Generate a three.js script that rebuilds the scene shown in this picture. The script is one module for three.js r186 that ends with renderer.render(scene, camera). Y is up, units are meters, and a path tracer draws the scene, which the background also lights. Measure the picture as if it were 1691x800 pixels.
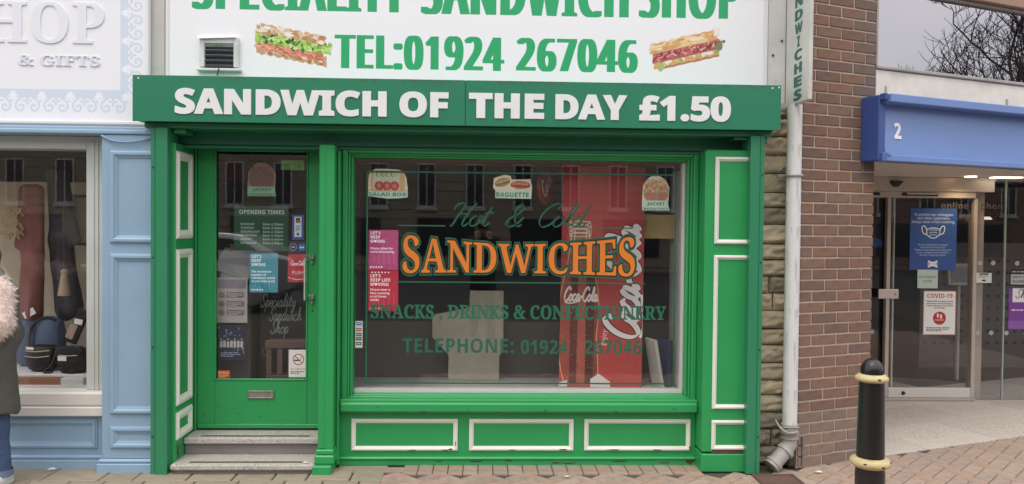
import * as THREE from 'three';
import { mergeGeometries } from 'three/addons/utils/BufferGeometryUtils.js';
import { FontLoader } from 'three/addons/loaders/FontLoader.js';
import { createNoise3D, createNoise2D } from 'simplex-noise';

// ---------------------------------------------------------------- camera, sky, sun, exposure
const scene = new THREE.Scene();
const renderer = new THREE.WebGLRenderer({ antialias: true });
renderer.toneMapping = THREE.LinearToneMapping;
renderer.toneMappingExposure = 1.62;
renderer.shadowMap.enabled = true;
const camera = new THREE.PerspectiveCamera(2 * Math.atan(400 / 1300) * 180 / Math.PI, 1691 / 800, 0.05, 2000);
camera.position.set(0, 1.63, 5.4);
{
  const yaw = 2.0 * Math.PI / 180, pitch = 1.1 * Math.PI / 180;
  const fw = new THREE.Vector3(Math.sin(yaw) * Math.cos(pitch), -Math.sin(pitch), -Math.cos(yaw) * Math.cos(pitch));
  camera.lookAt(camera.position.clone().add(fw));
  camera.rotateZ(0.010);
}
const seeded = (s) => () => { s = (s + 0x6d2b79f5) | 0; let t = Math.imul(s ^ (s >>> 15), 1 | s); t = (t + Math.imul(t ^ (t >>> 7), 61 | t)) ^ t; return ((t ^ (t >>> 14)) >>> 0) / 4294967296; };
const rnd = seeded(7);
const n3 = createNoise3D(seeded(11)), n2 = createNoise2D(seeded(12));
{ // overcast sky: brighter overhead, soft cloud structure everywhere
  const W = 512, H = 256, d = new Float32Array(W * H * 4);
  for (let j = 0; j < H; j++) for (let i = 0; i < W; i++) {
    const el = ((j + .5) / H - .5) * Math.PI, az = (i + .5) / W * 2 * Math.PI, y = Math.sin(el), x = Math.cos(el) * Math.cos(az), z = Math.cos(el) * Math.sin(az);
    const c = n3(x * 2.2, y * 4, z * 2.2) * .5 + n3(x * 5, y * 9, z * 5) * .28 + n3(x * 11, y * 20, z * 11) * .12;
    const b = y > 0 ? (.72 + .72 * y) * (1 + .16 * c) : .22, o = (j * W + i) * 4;
    d[o] = b * (1 + .015 * c); d[o + 1] = b * .995; d[o + 2] = b * (1.035 - .03 * c); d[o + 3] = 1;
  }
  const t = new THREE.DataTexture(d, W, H, THREE.RGBAFormat, THREE.FloatType);
  t.mapping = THREE.EquirectangularReflectionMapping; t.magFilter = THREE.LinearFilter; t.needsUpdate = true;
  scene.background = t; scene.environment = t;
}
const sun = new THREE.DirectionalLight(0xfff4e6, .65);
sun.position.set(-5, 18, 9); sun.castShadow = true; sun.shadow.radius = 34;
sun.shadow.mapSize.set(2048, 2048);
Object.assign(sun.shadow.camera, { left: -12, right: 12, top: 12, bottom: -12, near: 1, far: 60 });
scene.add(sun, sun.target);

// ---------------------------------------------------------------- helpers
const loadFont = async (n) => new FontLoader().loadAsync('fonts/droid/droid_' + n + '.typeface.json');
const SANS = await loadFont('sans_bold'), SERIF = await loadFont('serif_bold');
const taken = {};
const numbered = (n) => { const k = (taken[n] = (taken[n] ?? -1) + 1); return k ? n + '_' + String(k).padStart(3, '0') : n; };
function thing(name, label, category, pos = [0, 0, 0], group, turn) {
  const g = new THREE.Group(); g.name = numbered(name); g.position.set(...pos); g.userData = { label, category };
  if (group) g.userData.group = group;
  g.base = turn === undefined ? pos : [0, 0, 0]; g.rotation.y = turn ?? 0;
  scene.add(g); return g;
}
function uvBox(g) {
  if (g.userData.uvDone) return g;
  const p = g.attributes.position, n = g.attributes.normal, uv = new Float32Array(p.count * 2);
  for (let i = 0; i < p.count; i++) {
    const ax = Math.abs(n.getX(i)), ay = Math.abs(n.getY(i)), az = Math.abs(n.getZ(i));
    if (az >= ax && az >= ay) { uv[2 * i] = p.getX(i); uv[2 * i + 1] = p.getY(i); }
    else if (ax >= ay) { uv[2 * i] = p.getZ(i); uv[2 * i + 1] = p.getY(i); }
    else { uv[2 * i] = p.getX(i); uv[2 * i + 1] = p.getZ(i); }
  }
  g.setAttribute('uv', new THREE.BufferAttribute(uv, 2)); g.userData.uvDone = true; return g;
}
function part(parent, name, geo, m, label) {
  const geos = Array.isArray(geo) ? merge(geo) : geo;
  uvBox(geos);
  const b = parent.base ?? [0, 0, 0];
  if (b[0] || b[1] || b[2]) geos.translate(-b[0], -b[1], -b[2]);
  const o = new THREE.Mesh(geos, m); o.name = name; o.castShadow = o.receiveShadow = true; o.base = b;
  if (label) o.userData.label = label;
  parent.add(o); return o;
}
function single(name, geo, m, label, category, group) {
  const o = part(scene, numbered(name), geo, m); o.userData = { label, category }; if (group) o.userData.group = group; return o;
}
function structure(name, geo, m) { const o = part(scene, numbered(name), geo, m); o.userData = { kind: 'structure' }; return o; }
function merge(list) {
  const l = list.map((g) => { uvBox(g); const k = g.index ? g.toNonIndexed() : g; for (const a of Object.keys(k.attributes)) if (!['position', 'normal', 'uv'].includes(a)) k.deleteAttribute(a); return k; });
  const r = mergeGeometries(l); r.userData.uvDone = true; return r;
}
// chamfered box, 44 triangles
function cbox(w, h, d, c) {
  const X = w / 2, Y = h / 2, Z = d / 2; c = Math.min(c, X * .9, Y * .9, Z * .9);
  const pos = [], nor = [];
  const V = (sx, sy, sz, a) => [sx * (X - (a === 0 ? 0 : c)), sy * (Y - (a === 1 ? 0 : c)), sz * (Z - (a === 2 ? 0 : c))];
  const tri = (a, b, e, n) => {
    const u = [b[0] - a[0], b[1] - a[1], b[2] - a[2]], v = [e[0] - a[0], e[1] - a[1], e[2] - a[2]];
    const cr = [u[1] * v[2] - u[2] * v[1], u[2] * v[0] - u[0] * v[2], u[0] * v[1] - u[1] * v[0]];
    if (cr[0] * n[0] + cr[1] * n[1] + cr[2] * n[2] < 0) [b, e] = [e, b];
    const l = Math.hypot(...n); pos.push(...a, ...b, ...e); for (let i = 0; i < 3; i++) nor.push(n[0] / l, n[1] / l, n[2] / l);
  };
  const quad = (a, b, e, f, n) => { tri(a, b, e, n); tri(a, e, f, n); };
  for (let a = 0; a < 3; a++) for (const s of [-1, 1]) {
    const b = (a + 1) % 3, e = (a + 2) % 3, n = [0, 0, 0]; n[a] = s;
    const q = [[-1, -1], [1, -1], [1, 1], [-1, 1]].map(([i, j]) => { const k = [0, 0, 0]; k[a] = s; k[b] = i; k[e] = j; return V(...k, a); });
    quad(...q, n);
  }
  for (let a = 0; a < 3; a++) { // edges along axis a
    const b = (a + 1) % 3, e = (a + 2) % 3;
    for (const i of [-1, 1]) for (const j of [-1, 1]) {
      const n = [0, 0, 0]; n[b] = i; n[e] = j;
      const k0 = [0, 0, 0], k1 = [0, 0, 0]; k0[b] = k1[b] = i; k0[e] = k1[e] = j; k0[a] = -1; k1[a] = 1;
      quad(V(...k0, b), V(...k1, b), V(...k1, e), V(...k0, e), n);
    }
  }
  for (const i of [-1, 1]) for (const j of [-1, 1]) for (const k of [-1, 1]) tri(V(i, j, k, 0), V(i, j, k, 1), V(i, j, k, 2), [i, j, k]);
  const g = new THREE.BufferGeometry();
  g.setAttribute('position', new THREE.Float32BufferAttribute(pos, 3)); g.setAttribute('normal', new THREE.Float32BufferAttribute(nor, 3));
  return g;
}
const B = (x0, x1, y0, y1, z0, z1, c = .003) => cbox(x1 - x0, y1 - y0, z1 - z0, c).translate((x0 + x1) / 2, (y0 + y1) / 2, (z0 + z1) / 2);
const cyl = (r0, r1, h, x, y, z, seg = 24) => new THREE.CylinderGeometry(r1, r0, h, seg).translate(x, y + h / 2, z);
function polyShape(pts) { const s = new THREE.Shape(); pts.forEach(([x, y], i) => (i ? s.lineTo(x, y) : s.moveTo(x, y))); s.closePath(); return s; }
function extr(shape, depth, bevel = 0, seg = 6) {
  return new THREE.ExtrudeGeometry(shape, { depth, bevelEnabled: bevel > 0, bevelThickness: bevel, bevelSize: bevel, bevelOffset: -bevel, bevelSegments: 1, curveSegments: seg });
}
// mitred frame of a moulding: ring x0..x1,y0..y1, width w, from z outward d, with raised rounded profile
function mould(x0, x1, y0, y1, z, w, d) {
  const prof = [[0, 0], [0, .45 * d], [.16 * w, .62 * d], [.22 * w, d], [.5 * w, d * 1.02], [.66 * w, .72 * d], [.7 * w, .5 * d], [.94 * w, .28 * d], [w, 0]];
  const pos = [], cs = [[x0, y0, 1, 1], [x1, y0, -1, 1], [x1, y1, -1, -1], [x0, y1, 1, -1]];
  for (let k = 0; k < 4; k++) {
    const a = cs[k], b = cs[(k + 1) % 4];
    for (let i = 0; i + 1 < prof.length; i++) {
      const P = (c, [t, h]) => [c[0] + c[2] * t, c[1] + c[3] * t, z + h];
      const p = P(a, prof[i]), q = P(b, prof[i]), r = P(b, prof[i + 1]), s = P(a, prof[i + 1]);
      pos.push(...p, ...q, ...r, ...p, ...r, ...s);
    }
  }
  const g = new THREE.BufferGeometry(); g.setAttribute('position', new THREE.Float32BufferAttribute(pos, 3)); g.computeVertexNormals(); return g;
}
const ring = (x0, x1, y0, y1, w, z0, z1, c = .003) => [B(x0, x0 + w, y0, y1, z0, z1, c), B(x1 - w, x1, y0, y1, z0, z1, c), B(x0 + w, x1 - w, y0, y0 + w, z0, z1, c), B(x0 + w, x1 - w, y1 - w, y1, z0, z1, c)];
// text: one geometry per letter, the whole string fitted to x0..x1 with cap height y0..y1
function letters(str, font, x0, x1, y0, y1, z, depth, weight = 0, seg = 5) {
  const size = 1, sc = 1 / font.data.resolution, capG = font.data.glyphs['H'];
  const raw = []; let x = 0;
  for (const ch of str) {
    const gl = font.data.glyphs[ch] ?? font.data.glyphs['?'];
    if (ch !== ' ') raw.push([font.generateShapes(ch, size), x]);
    x += gl.ha * sc * size;
  }
  const geos = raw.map(([shapes, dx]) => {
    const g = new THREE.ShapeGeometry(shapes, 4); g.computeBoundingBox(); return [shapes, dx, g.boundingBox];
  });
  const minX = Math.min(...geos.map((g) => g[1] + g[2].min.x)), maxX = Math.max(...geos.map((g) => g[1] + g[2].max.x));
  const hb = new THREE.ShapeGeometry(font.generateShapes('H', 1), 2); hb.computeBoundingBox();
  const cap = hb.boundingBox.max.y, kx = (x1 - x0) / (maxX - minX), ky = (y1 - y0) / cap;
  return geos.map(([shapes, dx]) => {
    const w = weight / ky;
    const g = new THREE.ExtrudeGeometry(shapes, { depth: 1, bevelEnabled: w > 0, bevelThickness: .02, bevelSize: w, bevelOffset: 0, bevelSegments: 1, curveSegments: seg });
    g.translate(dx - minX, 0, 0); g.scale(kx, ky, depth); g.translate(x0, y0, z); return g;
  });
}
// materials
const matCache = {};
function M(r, g, b, rough = .6, o = {}) {
  const key = JSON.stringify([r, g, b, rough, Object.keys(o).map((k) => [k, o[k]?.uuid ?? o[k]])]);
  if (matCache[key]) return matCache[key];
  const m = (o.transmission || o.clearcoat || o.sheen || o.ior ? new THREE.MeshPhysicalMaterial(o) : new THREE.MeshStandardMaterial(o));
  m.color.setRGB(r, g, b); m.roughness = rough; if (o.transmission) m.side = THREE.DoubleSide;
  return (matCache[key] = m);
}
function dataTex(N, fn, period, srgb = false) {
  const d = new Uint8Array(N * N * 4);
  for (let j = 0; j < N; j++) for (let i = 0; i < N; i++) { const v = fn(i / N, j / N), o = (j * N + i) * 4; for (let c = 0; c < 3; c++) d[o + c] = Math.max(0, Math.min(255, Array.isArray(v) ? v[c] : v)); d[o + 3] = 255; }
  const t = new THREE.DataTexture(d, N, N); t.wrapS = t.wrapT = THREE.RepeatWrapping; t.magFilter = THREE.LinearFilter; t.minFilter = THREE.LinearMipmapLinearFilter; t.generateMipmaps = true;
  t.repeat.set(1 / period, 1 / period); if (srgb) t.colorSpace = THREE.SRGBColorSpace; t.needsUpdate = true; return t;
}
// periodic noise on the unit square (a torus in 4D would be nicer; blending two offset copies is enough)
const tn = (f, seed) => (u, v) => { const a = n3(u * f, v * f, seed), b = n3((u - 1) * f, v * f, seed), c = n3(u * f, (v - 1) * f, seed), d = n3((u - 1) * f, (v - 1) * f, seed); return (a * (1 - u) + b * u) * (1 - v) + (c * (1 - u) + d * u) * v; };
const fbm = (f, seed, oct = 4) => { const fs = []; for (let i = 0; i < oct; i++) fs.push([tn(f * 2 ** i, seed + i * 7.3), .5 ** i]); return (u, v) => fs.reduce((s, [k, a]) => s + a * k(u, v), 0) / 1.6; };
const paintN = fbm(5, 1), brushN = fbm(40, 5, 3), coarse = fbm(3, 9, 5), grit = fbm(60, 13, 3), speck = fbm(24, 23, 3), streak = fbm(11, 31, 4);
const T = {
  paintBump: dataTex(512, (u, v) => 128 + 50 * paintN(u, v) + 40 * brushN(u, v), .6),
  paintTone: dataTex(512, (u, v) => { const k = 236 + 16 * coarse(u, v) + 8 * grit(u, v); return [k, k, k]; }, 1.3),
  gritBump: dataTex(512, (u, v) => 128 + 90 * grit(u, v) + 30 * coarse(u, v), .25),
  brickTone: dataTex(512, (u, v) => { const k = 205 + 45 * coarse(u, v) + 38 * grit(u, v), s = grit(v, u) > .75 ? -45 : 0; return [k + s, k + s, k + s]; }, .35),
  stoneTone: dataTex(512, (u, v) => { const a = coarse(u, v), k = 212 + 38 * a + 24 * grit(u, v), s = coarse(v, u) > .3 ? -60 * (coarse(v, u) - .3) * 2 : 0; return [k + s, k * .98 + s, k * .93 + s]; }, .45),
  granite: dataTex(1024, (u, v) => { const r1 = speck(u, v), r2 = brushN(v, u), k = 205 + 95 * r1 + 36 * r2 + 14 * coarse(u, v); const s = r1 < -.4 ? -60 : 0; return [k + s + 4, k + s, k + s - 6]; }, .5),
  dirtTone: dataTex(512, (u, v) => { const k = 215 + 42 * coarse(u, v) + 22 * grit(u, v); return [k, k - 2, k - 6]; }, .9),
  pipeTone: dataTex(512, (u, v) => { const st = streak(u, v * .16 % 1), s = Math.max(0, st - .08) * 150 + Math.max(0, grit(u, v) - .35) * 110; const k = 243 - s; return [k, k, k - 3]; }, .55),
  metalTone: dataTex(512, (u, v) => { const s = Math.max(0, coarse(u, v) - .05) * 220 * (grit(u, v) + .6); const k = 240 - s; return [k, k, k - 4]; }, .5),
};
const paint = (r, g, b, rough = .42) => M(r, g, b, rough, { map: T.paintTone, bumpMap: T.paintBump, bumpScale: .0011 });
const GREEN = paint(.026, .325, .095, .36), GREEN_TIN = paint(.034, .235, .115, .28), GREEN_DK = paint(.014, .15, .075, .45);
const WHITE_WOOD = paint(.82, .80, .73, .5), WHITE = M(.80, .80, .82, .45, { map: T.paintTone }), WHITE_TRIM = M(.70, .69, .67, .5, { map: T.dirtTone });
const BLUE = paint(.29, .43, .565, .42), CREAM = M(.86, .80, .70, .6, { map: T.dirtTone }), DARK = M(.02, .02, .022, .6);
const STEEL = M(.55, .50, .45, .4, { metalness: .5, map: T.paintTone }), CHROME = M(.75, .75, .76, .18, { metalness: 1 });
const GLASS = new THREE.MeshPhysicalMaterial({ color: 0xffffff, roughness: 0, transmission: 1, thickness: 0, ior: 1.57, side: THREE.DoubleSide });
const GLASS_EDGE = M(.30, .42, .40, .15);
const pane = (x0, x1, y0, y1, z0, z1) => new THREE.BoxGeometry(x1 - x0, y1 - y0, z1 - z0).translate((x0 + x1) / 2, (y0 + y1) / 2, (z0 + z1) / 2);
// canvas prints
function canvasTex(w, h, draw) {
  const c = document.createElement('canvas'); c.width = w; c.height = h; const x = c.getContext('2d'); draw(x, w, h);
  const t = new THREE.CanvasTexture(c); t.colorSpace = THREE.SRGBColorSpace; t.anisotropy = 8; return t;
}
const printed = (tex, rough = .5) => new THREE.MeshStandardMaterial({ map: tex, roughness: rough });
function sheet(w, h, d = .002) { const g = new THREE.BoxGeometry(w, h, d); g.userData.uvDone = true; return g; }
function poster(name, label, category, x0, x1, y0, y1, z, px, draw, o = {}) {
  const w = x1 - x0, h = y1 - y0, tex = canvasTex(Math.round(w * px), Math.round(h * px), draw);
  const m = new THREE.Mesh(sheet(w, h), printed(tex, o.rough ?? .45)); m.name = numbered(name); m.position.set((x0 + x1) / 2, (y0 + y1) / 2, z);
  m.rotation.z = o.tilt ?? 0; m.castShadow = m.receiveShadow = true; m.userData = { label, category }; if (o.group) m.userData.group = o.group; scene.add(m); return m;
}
// an outline cut from print: polygon in 0..1 coordinates of the box
function cutout(name, label, category, x0, x1, y0, y1, z, pts, px, draw) {
  const w = x1 - x0, h = y1 - y0, g = extr(polyShape(pts.map(([u, v]) => [u * w, v * h])), .0015), p = g.attributes.position, uv = new Float32Array(p.count * 2);
  for (let i = 0; i < p.count; i++) { uv[2 * i] = p.getX(i) / w; uv[2 * i + 1] = p.getY(i) / h; }
  g.setAttribute('uv', new THREE.BufferAttribute(uv, 2)); g.userData.uvDone = true;
  const m = new THREE.Mesh(g, printed(canvasTex(Math.round(w * px), Math.round(h * px), draw))); m.name = numbered(name); m.position.set(x0, y0, z); m.castShadow = m.receiveShadow = true;
  m.userData = { label, category }; scene.add(m); return m;
}
const text = (c, s, x, y, size, color, o = {}) => { c.save(); c.fillStyle = color; c.font = (o.w ?? 'bold') + ' ' + size + 'px ' + (o.f ?? 'sans-serif'); c.textAlign = o.a ?? 'left'; c.textBaseline = 'alphabetic'; c.translate(x, y); if (o.fit) { const m = c.measureText(s).width; c.scale(o.fit / m, 1); } if (o.sx) c.scale(o.sx, 1); c.fillText(s, 0, 0); c.restore(); };
const greek = (c, x, y, w, h, n, color, r) => { c.fillStyle = color; for (let i = 0; i < n; i++) { let cx = x; const yy = y + i * h; const end = x + w * (i === n - 1 ? .6 : .85 + .15 * r()); while (cx < end) { const l = h * (.6 + 1.6 * r()); c.fillRect(cx, yy, Math.min(l, end - cx), h * .5); cx += l + h * .35; } } };
// handwritten script as pen strokes, in units of the cap height
const PEN = {
  o: [.48, [[.3, .5], [.1, .4], [.02, .2], [.12, .02], [.3, .05], [.4, .25], [.32, .46], [.22, .47], [.32, .38], [.5, .42]]],
  c: [.44, [[.36, .4], [.26, .5], [.08, .4], [.02, .2], [.12, .02], [.3, .04], [.46, .18]]],
  a: [.54, [[.36, .42], [.22, .5], [.06, .36], [.02, .16], [.12, .01], [.26, .1], [.38, .45]], [[.38, .48], [.34, .2], [.38, .03], [.46, .04], [.56, .18]]],
  l: [.34, [[0, .1], [.14, .4], [.26, .8], [.24, 1], [.14, .98], [.1, .7], [.1, .2], [.18, .02], [.34, .14]]],
  t: [.38, [[0, .15], [.12, .4], [.2, .8]], [[.2, .85], [.12, .3], [.14, .06], [.24, .02], [.38, .18]], [[0, .55], [.36, .6]]],
  d: [.58, [[.36, .42], [.22, .5], [.06, .36], [.02, .16], [.12, .01], [.26, .1], [.38, .5], [.42, 1]], [[.42, 1], [.36, .3], [.38, .04], [.48, .04], [.58, .2]]],
  i: [.3, [[0, .15], [.12, .48], [.1, .15], [.16, .02], [.3, .18]], [[.15, .66], [.17, .7]]],
  n: [.52, [[0, .1], [.1, .48], [.08, 0]], [[.08, .05], [.22, .42], [.34, .48], [.34, .2], [.38, .02], [.52, .18]]],
  e: [.4, [[.02, .2], [.3, .3], [.3, .46], [.18, .5], [.04, .3], [.06, .08], [.2, 0], [.42, .18]]],
  p: [.48, [[0, .1], [.12, .48], [.06, -.4]], [[.1, .3], [.26, .5], [.38, .36], [.3, .06], [.12, .04]], [[.3, .06], [.48, .16]]],
  y: [.5, [[0, .3], [.1, .48], [.08, .2], [.18, .02], [.32, .14], [.4, .48]], [[.4, .48], [.34, -.2], [.2, -.45], [.1, -.3], [.26, -.08], [.5, .15]]],
  w: [.68, [[0, .3], [.08, .48], [.06, .12], [.16, .01], [.28, .15], [.32, .46]], [[.32, .46], [.3, .1], [.4, .01], [.54, .15], [.56, .46], [.7, .4]]],
  h: [.54, [[0, .1], [.14, .4], [.26, .8], [.24, 1], [.14, .98], [.1, .6], [.08, 0]], [[.08, .05], [.22, .42], [.36, .48], [.36, .2], [.4, .02], [.54, .18]]],
  C: [.66, [[.62, .78], [.7, .92], [.56, 1.02], [.3, .9], [.08, .55], [.08, .2], [.26, 0], [.5, .06], [.7, .25]]],
  S: [.6, [[.1, .14], [0, .22], [.1, 0], [.34, .02], [.46, .2], [.34, .42], [.2, .6], [.24, .86], [.46, 1], [.62, .92], [.58, .78]]],
  H: [.78, [[-.06, .7], [-.02, .9], [.2, 1], [.3, .9], [.2, .4], [.1, 0], [0, .05]], [[.76, 1], [.6, .6], [.52, .1], [.6, 0], [.76, .14]], [[.15, .48], [.4, .54], [.64, .52]]],
  '&': [.7, [[.62, .1], [.5, 0], [.2, .5], [.16, .8], [.3, .95], [.42, .8], [.3, .55], [.06, .3], [.06, .08], [.24, 0], [.44, .14], [.58, .42]]],
  '-': [.28, [[.0, .26], [.26, .36]]], ' ': [.3],
};
function penStrokes(str, slant = .32) {
  const out = []; let x = 0;
  for (const ch of str) {
    const [adv, ...st] = PEN[ch];
    for (const s of st) { const c = new THREE.CatmullRomCurve3(s.map(([a, b]) => new THREE.Vector3(x + a + b * slant, b, 0)), false, 'centripetal'); out.push(c.getPoints(s.length * 4)); }
    x += adv;
  }
  return { strokes: out, width: x + slant * .3 };
}
// outline polygon of one stroke drawn with a broad nib
function nibOutline(pts, nib, ang = .7) {
  const L = [], R = [];
  for (let i = 0; i < pts.length; i++) {
    const a = pts[Math.max(0, i - 1)], b = pts[Math.min(pts.length - 1, i + 1)], dx = b.x - a.x, dy = b.y - a.y, l = Math.hypot(dx, dy) || 1;
    const w = nib * (.28 + .72 * Math.abs((dx * Math.sin(ang) - dy * -Math.cos(ang)) / l)) / 2 * (i === 0 || i === pts.length - 1 ? .5 : 1);
    L.push([pts[i].x - dy / l * w, pts[i].y + dx / l * w]); R.push([pts[i].x + dy / l * w, pts[i].y - dx / l * w]);
  }
  return [L, R];
}
function penCanvas(c, str, x, y, width, height, nib, color, slant) { // baseline at y
  const { strokes, width: W } = penStrokes(str, slant), kx = width / W; c.fillStyle = color;
  for (const s of strokes) { const [L, R] = nibOutline(s, nib); for (let i = 0; i + 1 < L.length; i++) { c.beginPath(); [L[i], L[i + 1], R[i + 1], R[i]].forEach(([a, b], k) => (k ? c.lineTo(x + a * kx, y - b * height) : c.moveTo(x + a * kx, y - b * height))); c.closePath(); c.fill(); c.lineWidth = 1; c.strokeStyle = color; c.stroke(); } }
}
function penGeometry(str, x0, x1, y0, height, z, nib, slant) {
  const { strokes, width: W } = penStrokes(str, slant), kx = (x1 - x0) / W, pos = []; let k = 0;
  for (const s of strokes) {
    const [L, R] = nibOutline(s, nib), zz = z + (k++ % 5) * .00012;
    for (let i = 0; i + 1 < L.length; i++) { const q = [L[i], R[i], R[i + 1], L[i + 1]].map(([a, b]) => [x0 + a * kx, y0 + b * height, zz]); pos.push(...q[0], ...q[1], ...q[2], ...q[0], ...q[2], ...q[3]); }
  }
  const g = new THREE.BufferGeometry(); g.setAttribute('position', new THREE.Float32BufferAttribute(pos, 3)); g.computeVertexNormals();
  const n = g.attributes.normal; for (let i = 0; i < n.count; i++) n.setXYZ(i, 0, 0, 1); return g;
}

// surface nets over a distance field of tapered capsules
function netMesh(sd, lo, hi, cell) {
  const nx = Math.ceil((hi[0] - lo[0]) / cell) + 1, ny = Math.ceil((hi[1] - lo[1]) / cell) + 1, nz = Math.ceil((hi[2] - lo[2]) / cell) + 1, F = new Float32Array(nx * ny * nz), id = (i, j, k) => i + nx * (j + ny * k);
  for (let k = 0; k < nz; k++) for (let j = 0; j < ny; j++) for (let i = 0; i < nx; i++) F[id(i, j, k)] = sd(lo[0] + i * cell, lo[1] + j * cell, lo[2] + k * cell);
  const pos = [], map = new Int32Array(nx * ny * nz).fill(-1), idx = [];
  for (let k = 0; k + 1 < nz; k++) for (let j = 0; j + 1 < ny; j++) for (let i = 0; i + 1 < nx; i++) {
    let n = 0, sx = 0, sy = 0, sz = 0; const v = []; for (let c = 0; c < 8; c++) v.push(F[id(i + (c & 1), j + (c >> 1 & 1), k + (c >> 2))]);
    for (let a = 0; a < 8; a++) for (const d of [1, 2, 4]) if (!(a & d)) { const b = a | d; if (v[a] < 0 !== v[b] < 0) { const t = v[a] / (v[a] - v[b]); n++; sx += (a & 1) + (d === 1 ? t : 0); sy += (a >> 1 & 1) + (d === 2 ? t : 0); sz += (a >> 2) + (d === 4 ? t : 0); } }
    if (n) { map[id(i, j, k)] = pos.length / 3; pos.push(lo[0] + (i + sx / n) * cell, lo[1] + (j + sy / n) * cell, lo[2] + (k + sz / n) * cell); }
  }
  const quad = (a, b, c, d, f) => { if (a < 0 || b < 0 || c < 0 || d < 0) return; f ? idx.push(a, b, c, a, c, d) : idx.push(a, c, b, a, d, c); };
  for (let k = 1; k + 1 < nz; k++) for (let j = 1; j + 1 < ny; j++) for (let i = 1; i + 1 < nx; i++) {
    const a = F[id(i, j, k)] < 0;
    if (a !== F[id(i + 1, j, k)] < 0) quad(map[id(i, j - 1, k - 1)], map[id(i, j, k - 1)], map[id(i, j, k)], map[id(i, j - 1, k)], a);
    if (a !== F[id(i, j + 1, k)] < 0) quad(map[id(i - 1, j, k - 1)], map[id(i - 1, j, k)], map[id(i, j, k)], map[id(i, j, k - 1)], a);
    if (a !== F[id(i, j, k + 1)] < 0) quad(map[id(i - 1, j - 1, k)], map[id(i, j - 1, k)], map[id(i, j, k)], map[id(i - 1, j, k)], a);
  }
  const g = new THREE.BufferGeometry(); g.setAttribute('position', new THREE.Float32BufferAttribute(pos, 3)); g.setIndex(idx); g.computeVertexNormals(); return g;
}
const cap = (x, y, z, [a, b, ra, rb]) => { const px = x - a[0], py = y - a[1], pz = z - a[2], bx = b[0] - a[0], by = b[1] - a[1], bz = b[2] - a[2], t = Math.max(0, Math.min(1, (px * bx + py * by + pz * bz) / (bx * bx + by * by + bz * bz + 1e-9))); return Math.hypot(px - bx * t, py - by * t, pz - bz * t) - (ra + (rb - ra) * t); };
const smin = (a, b, k) => { const h = Math.max(k - Math.abs(a - b), 0) / k; return Math.min(a, b) - h * h * k * .25; };
function bones(list, k, cell, extra) {
  const lo = [9, 9, 9], hi = [-9, -9, -9]; for (const [a, b, ra, rb] of list) for (const [p, r] of [[a, ra], [b, rb]]) for (let c = 0; c < 3; c++) { lo[c] = Math.min(lo[c], p[c] - r - .05); hi[c] = Math.max(hi[c], p[c] + r + .05); }
  return netMesh((x, y, z) => { let d = 9; for (const c of list) d = smin(d, cap(x, y, z, c), k); return extra ? extra(d, x, y, z) : d; }, lo, hi, cell);
}

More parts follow.
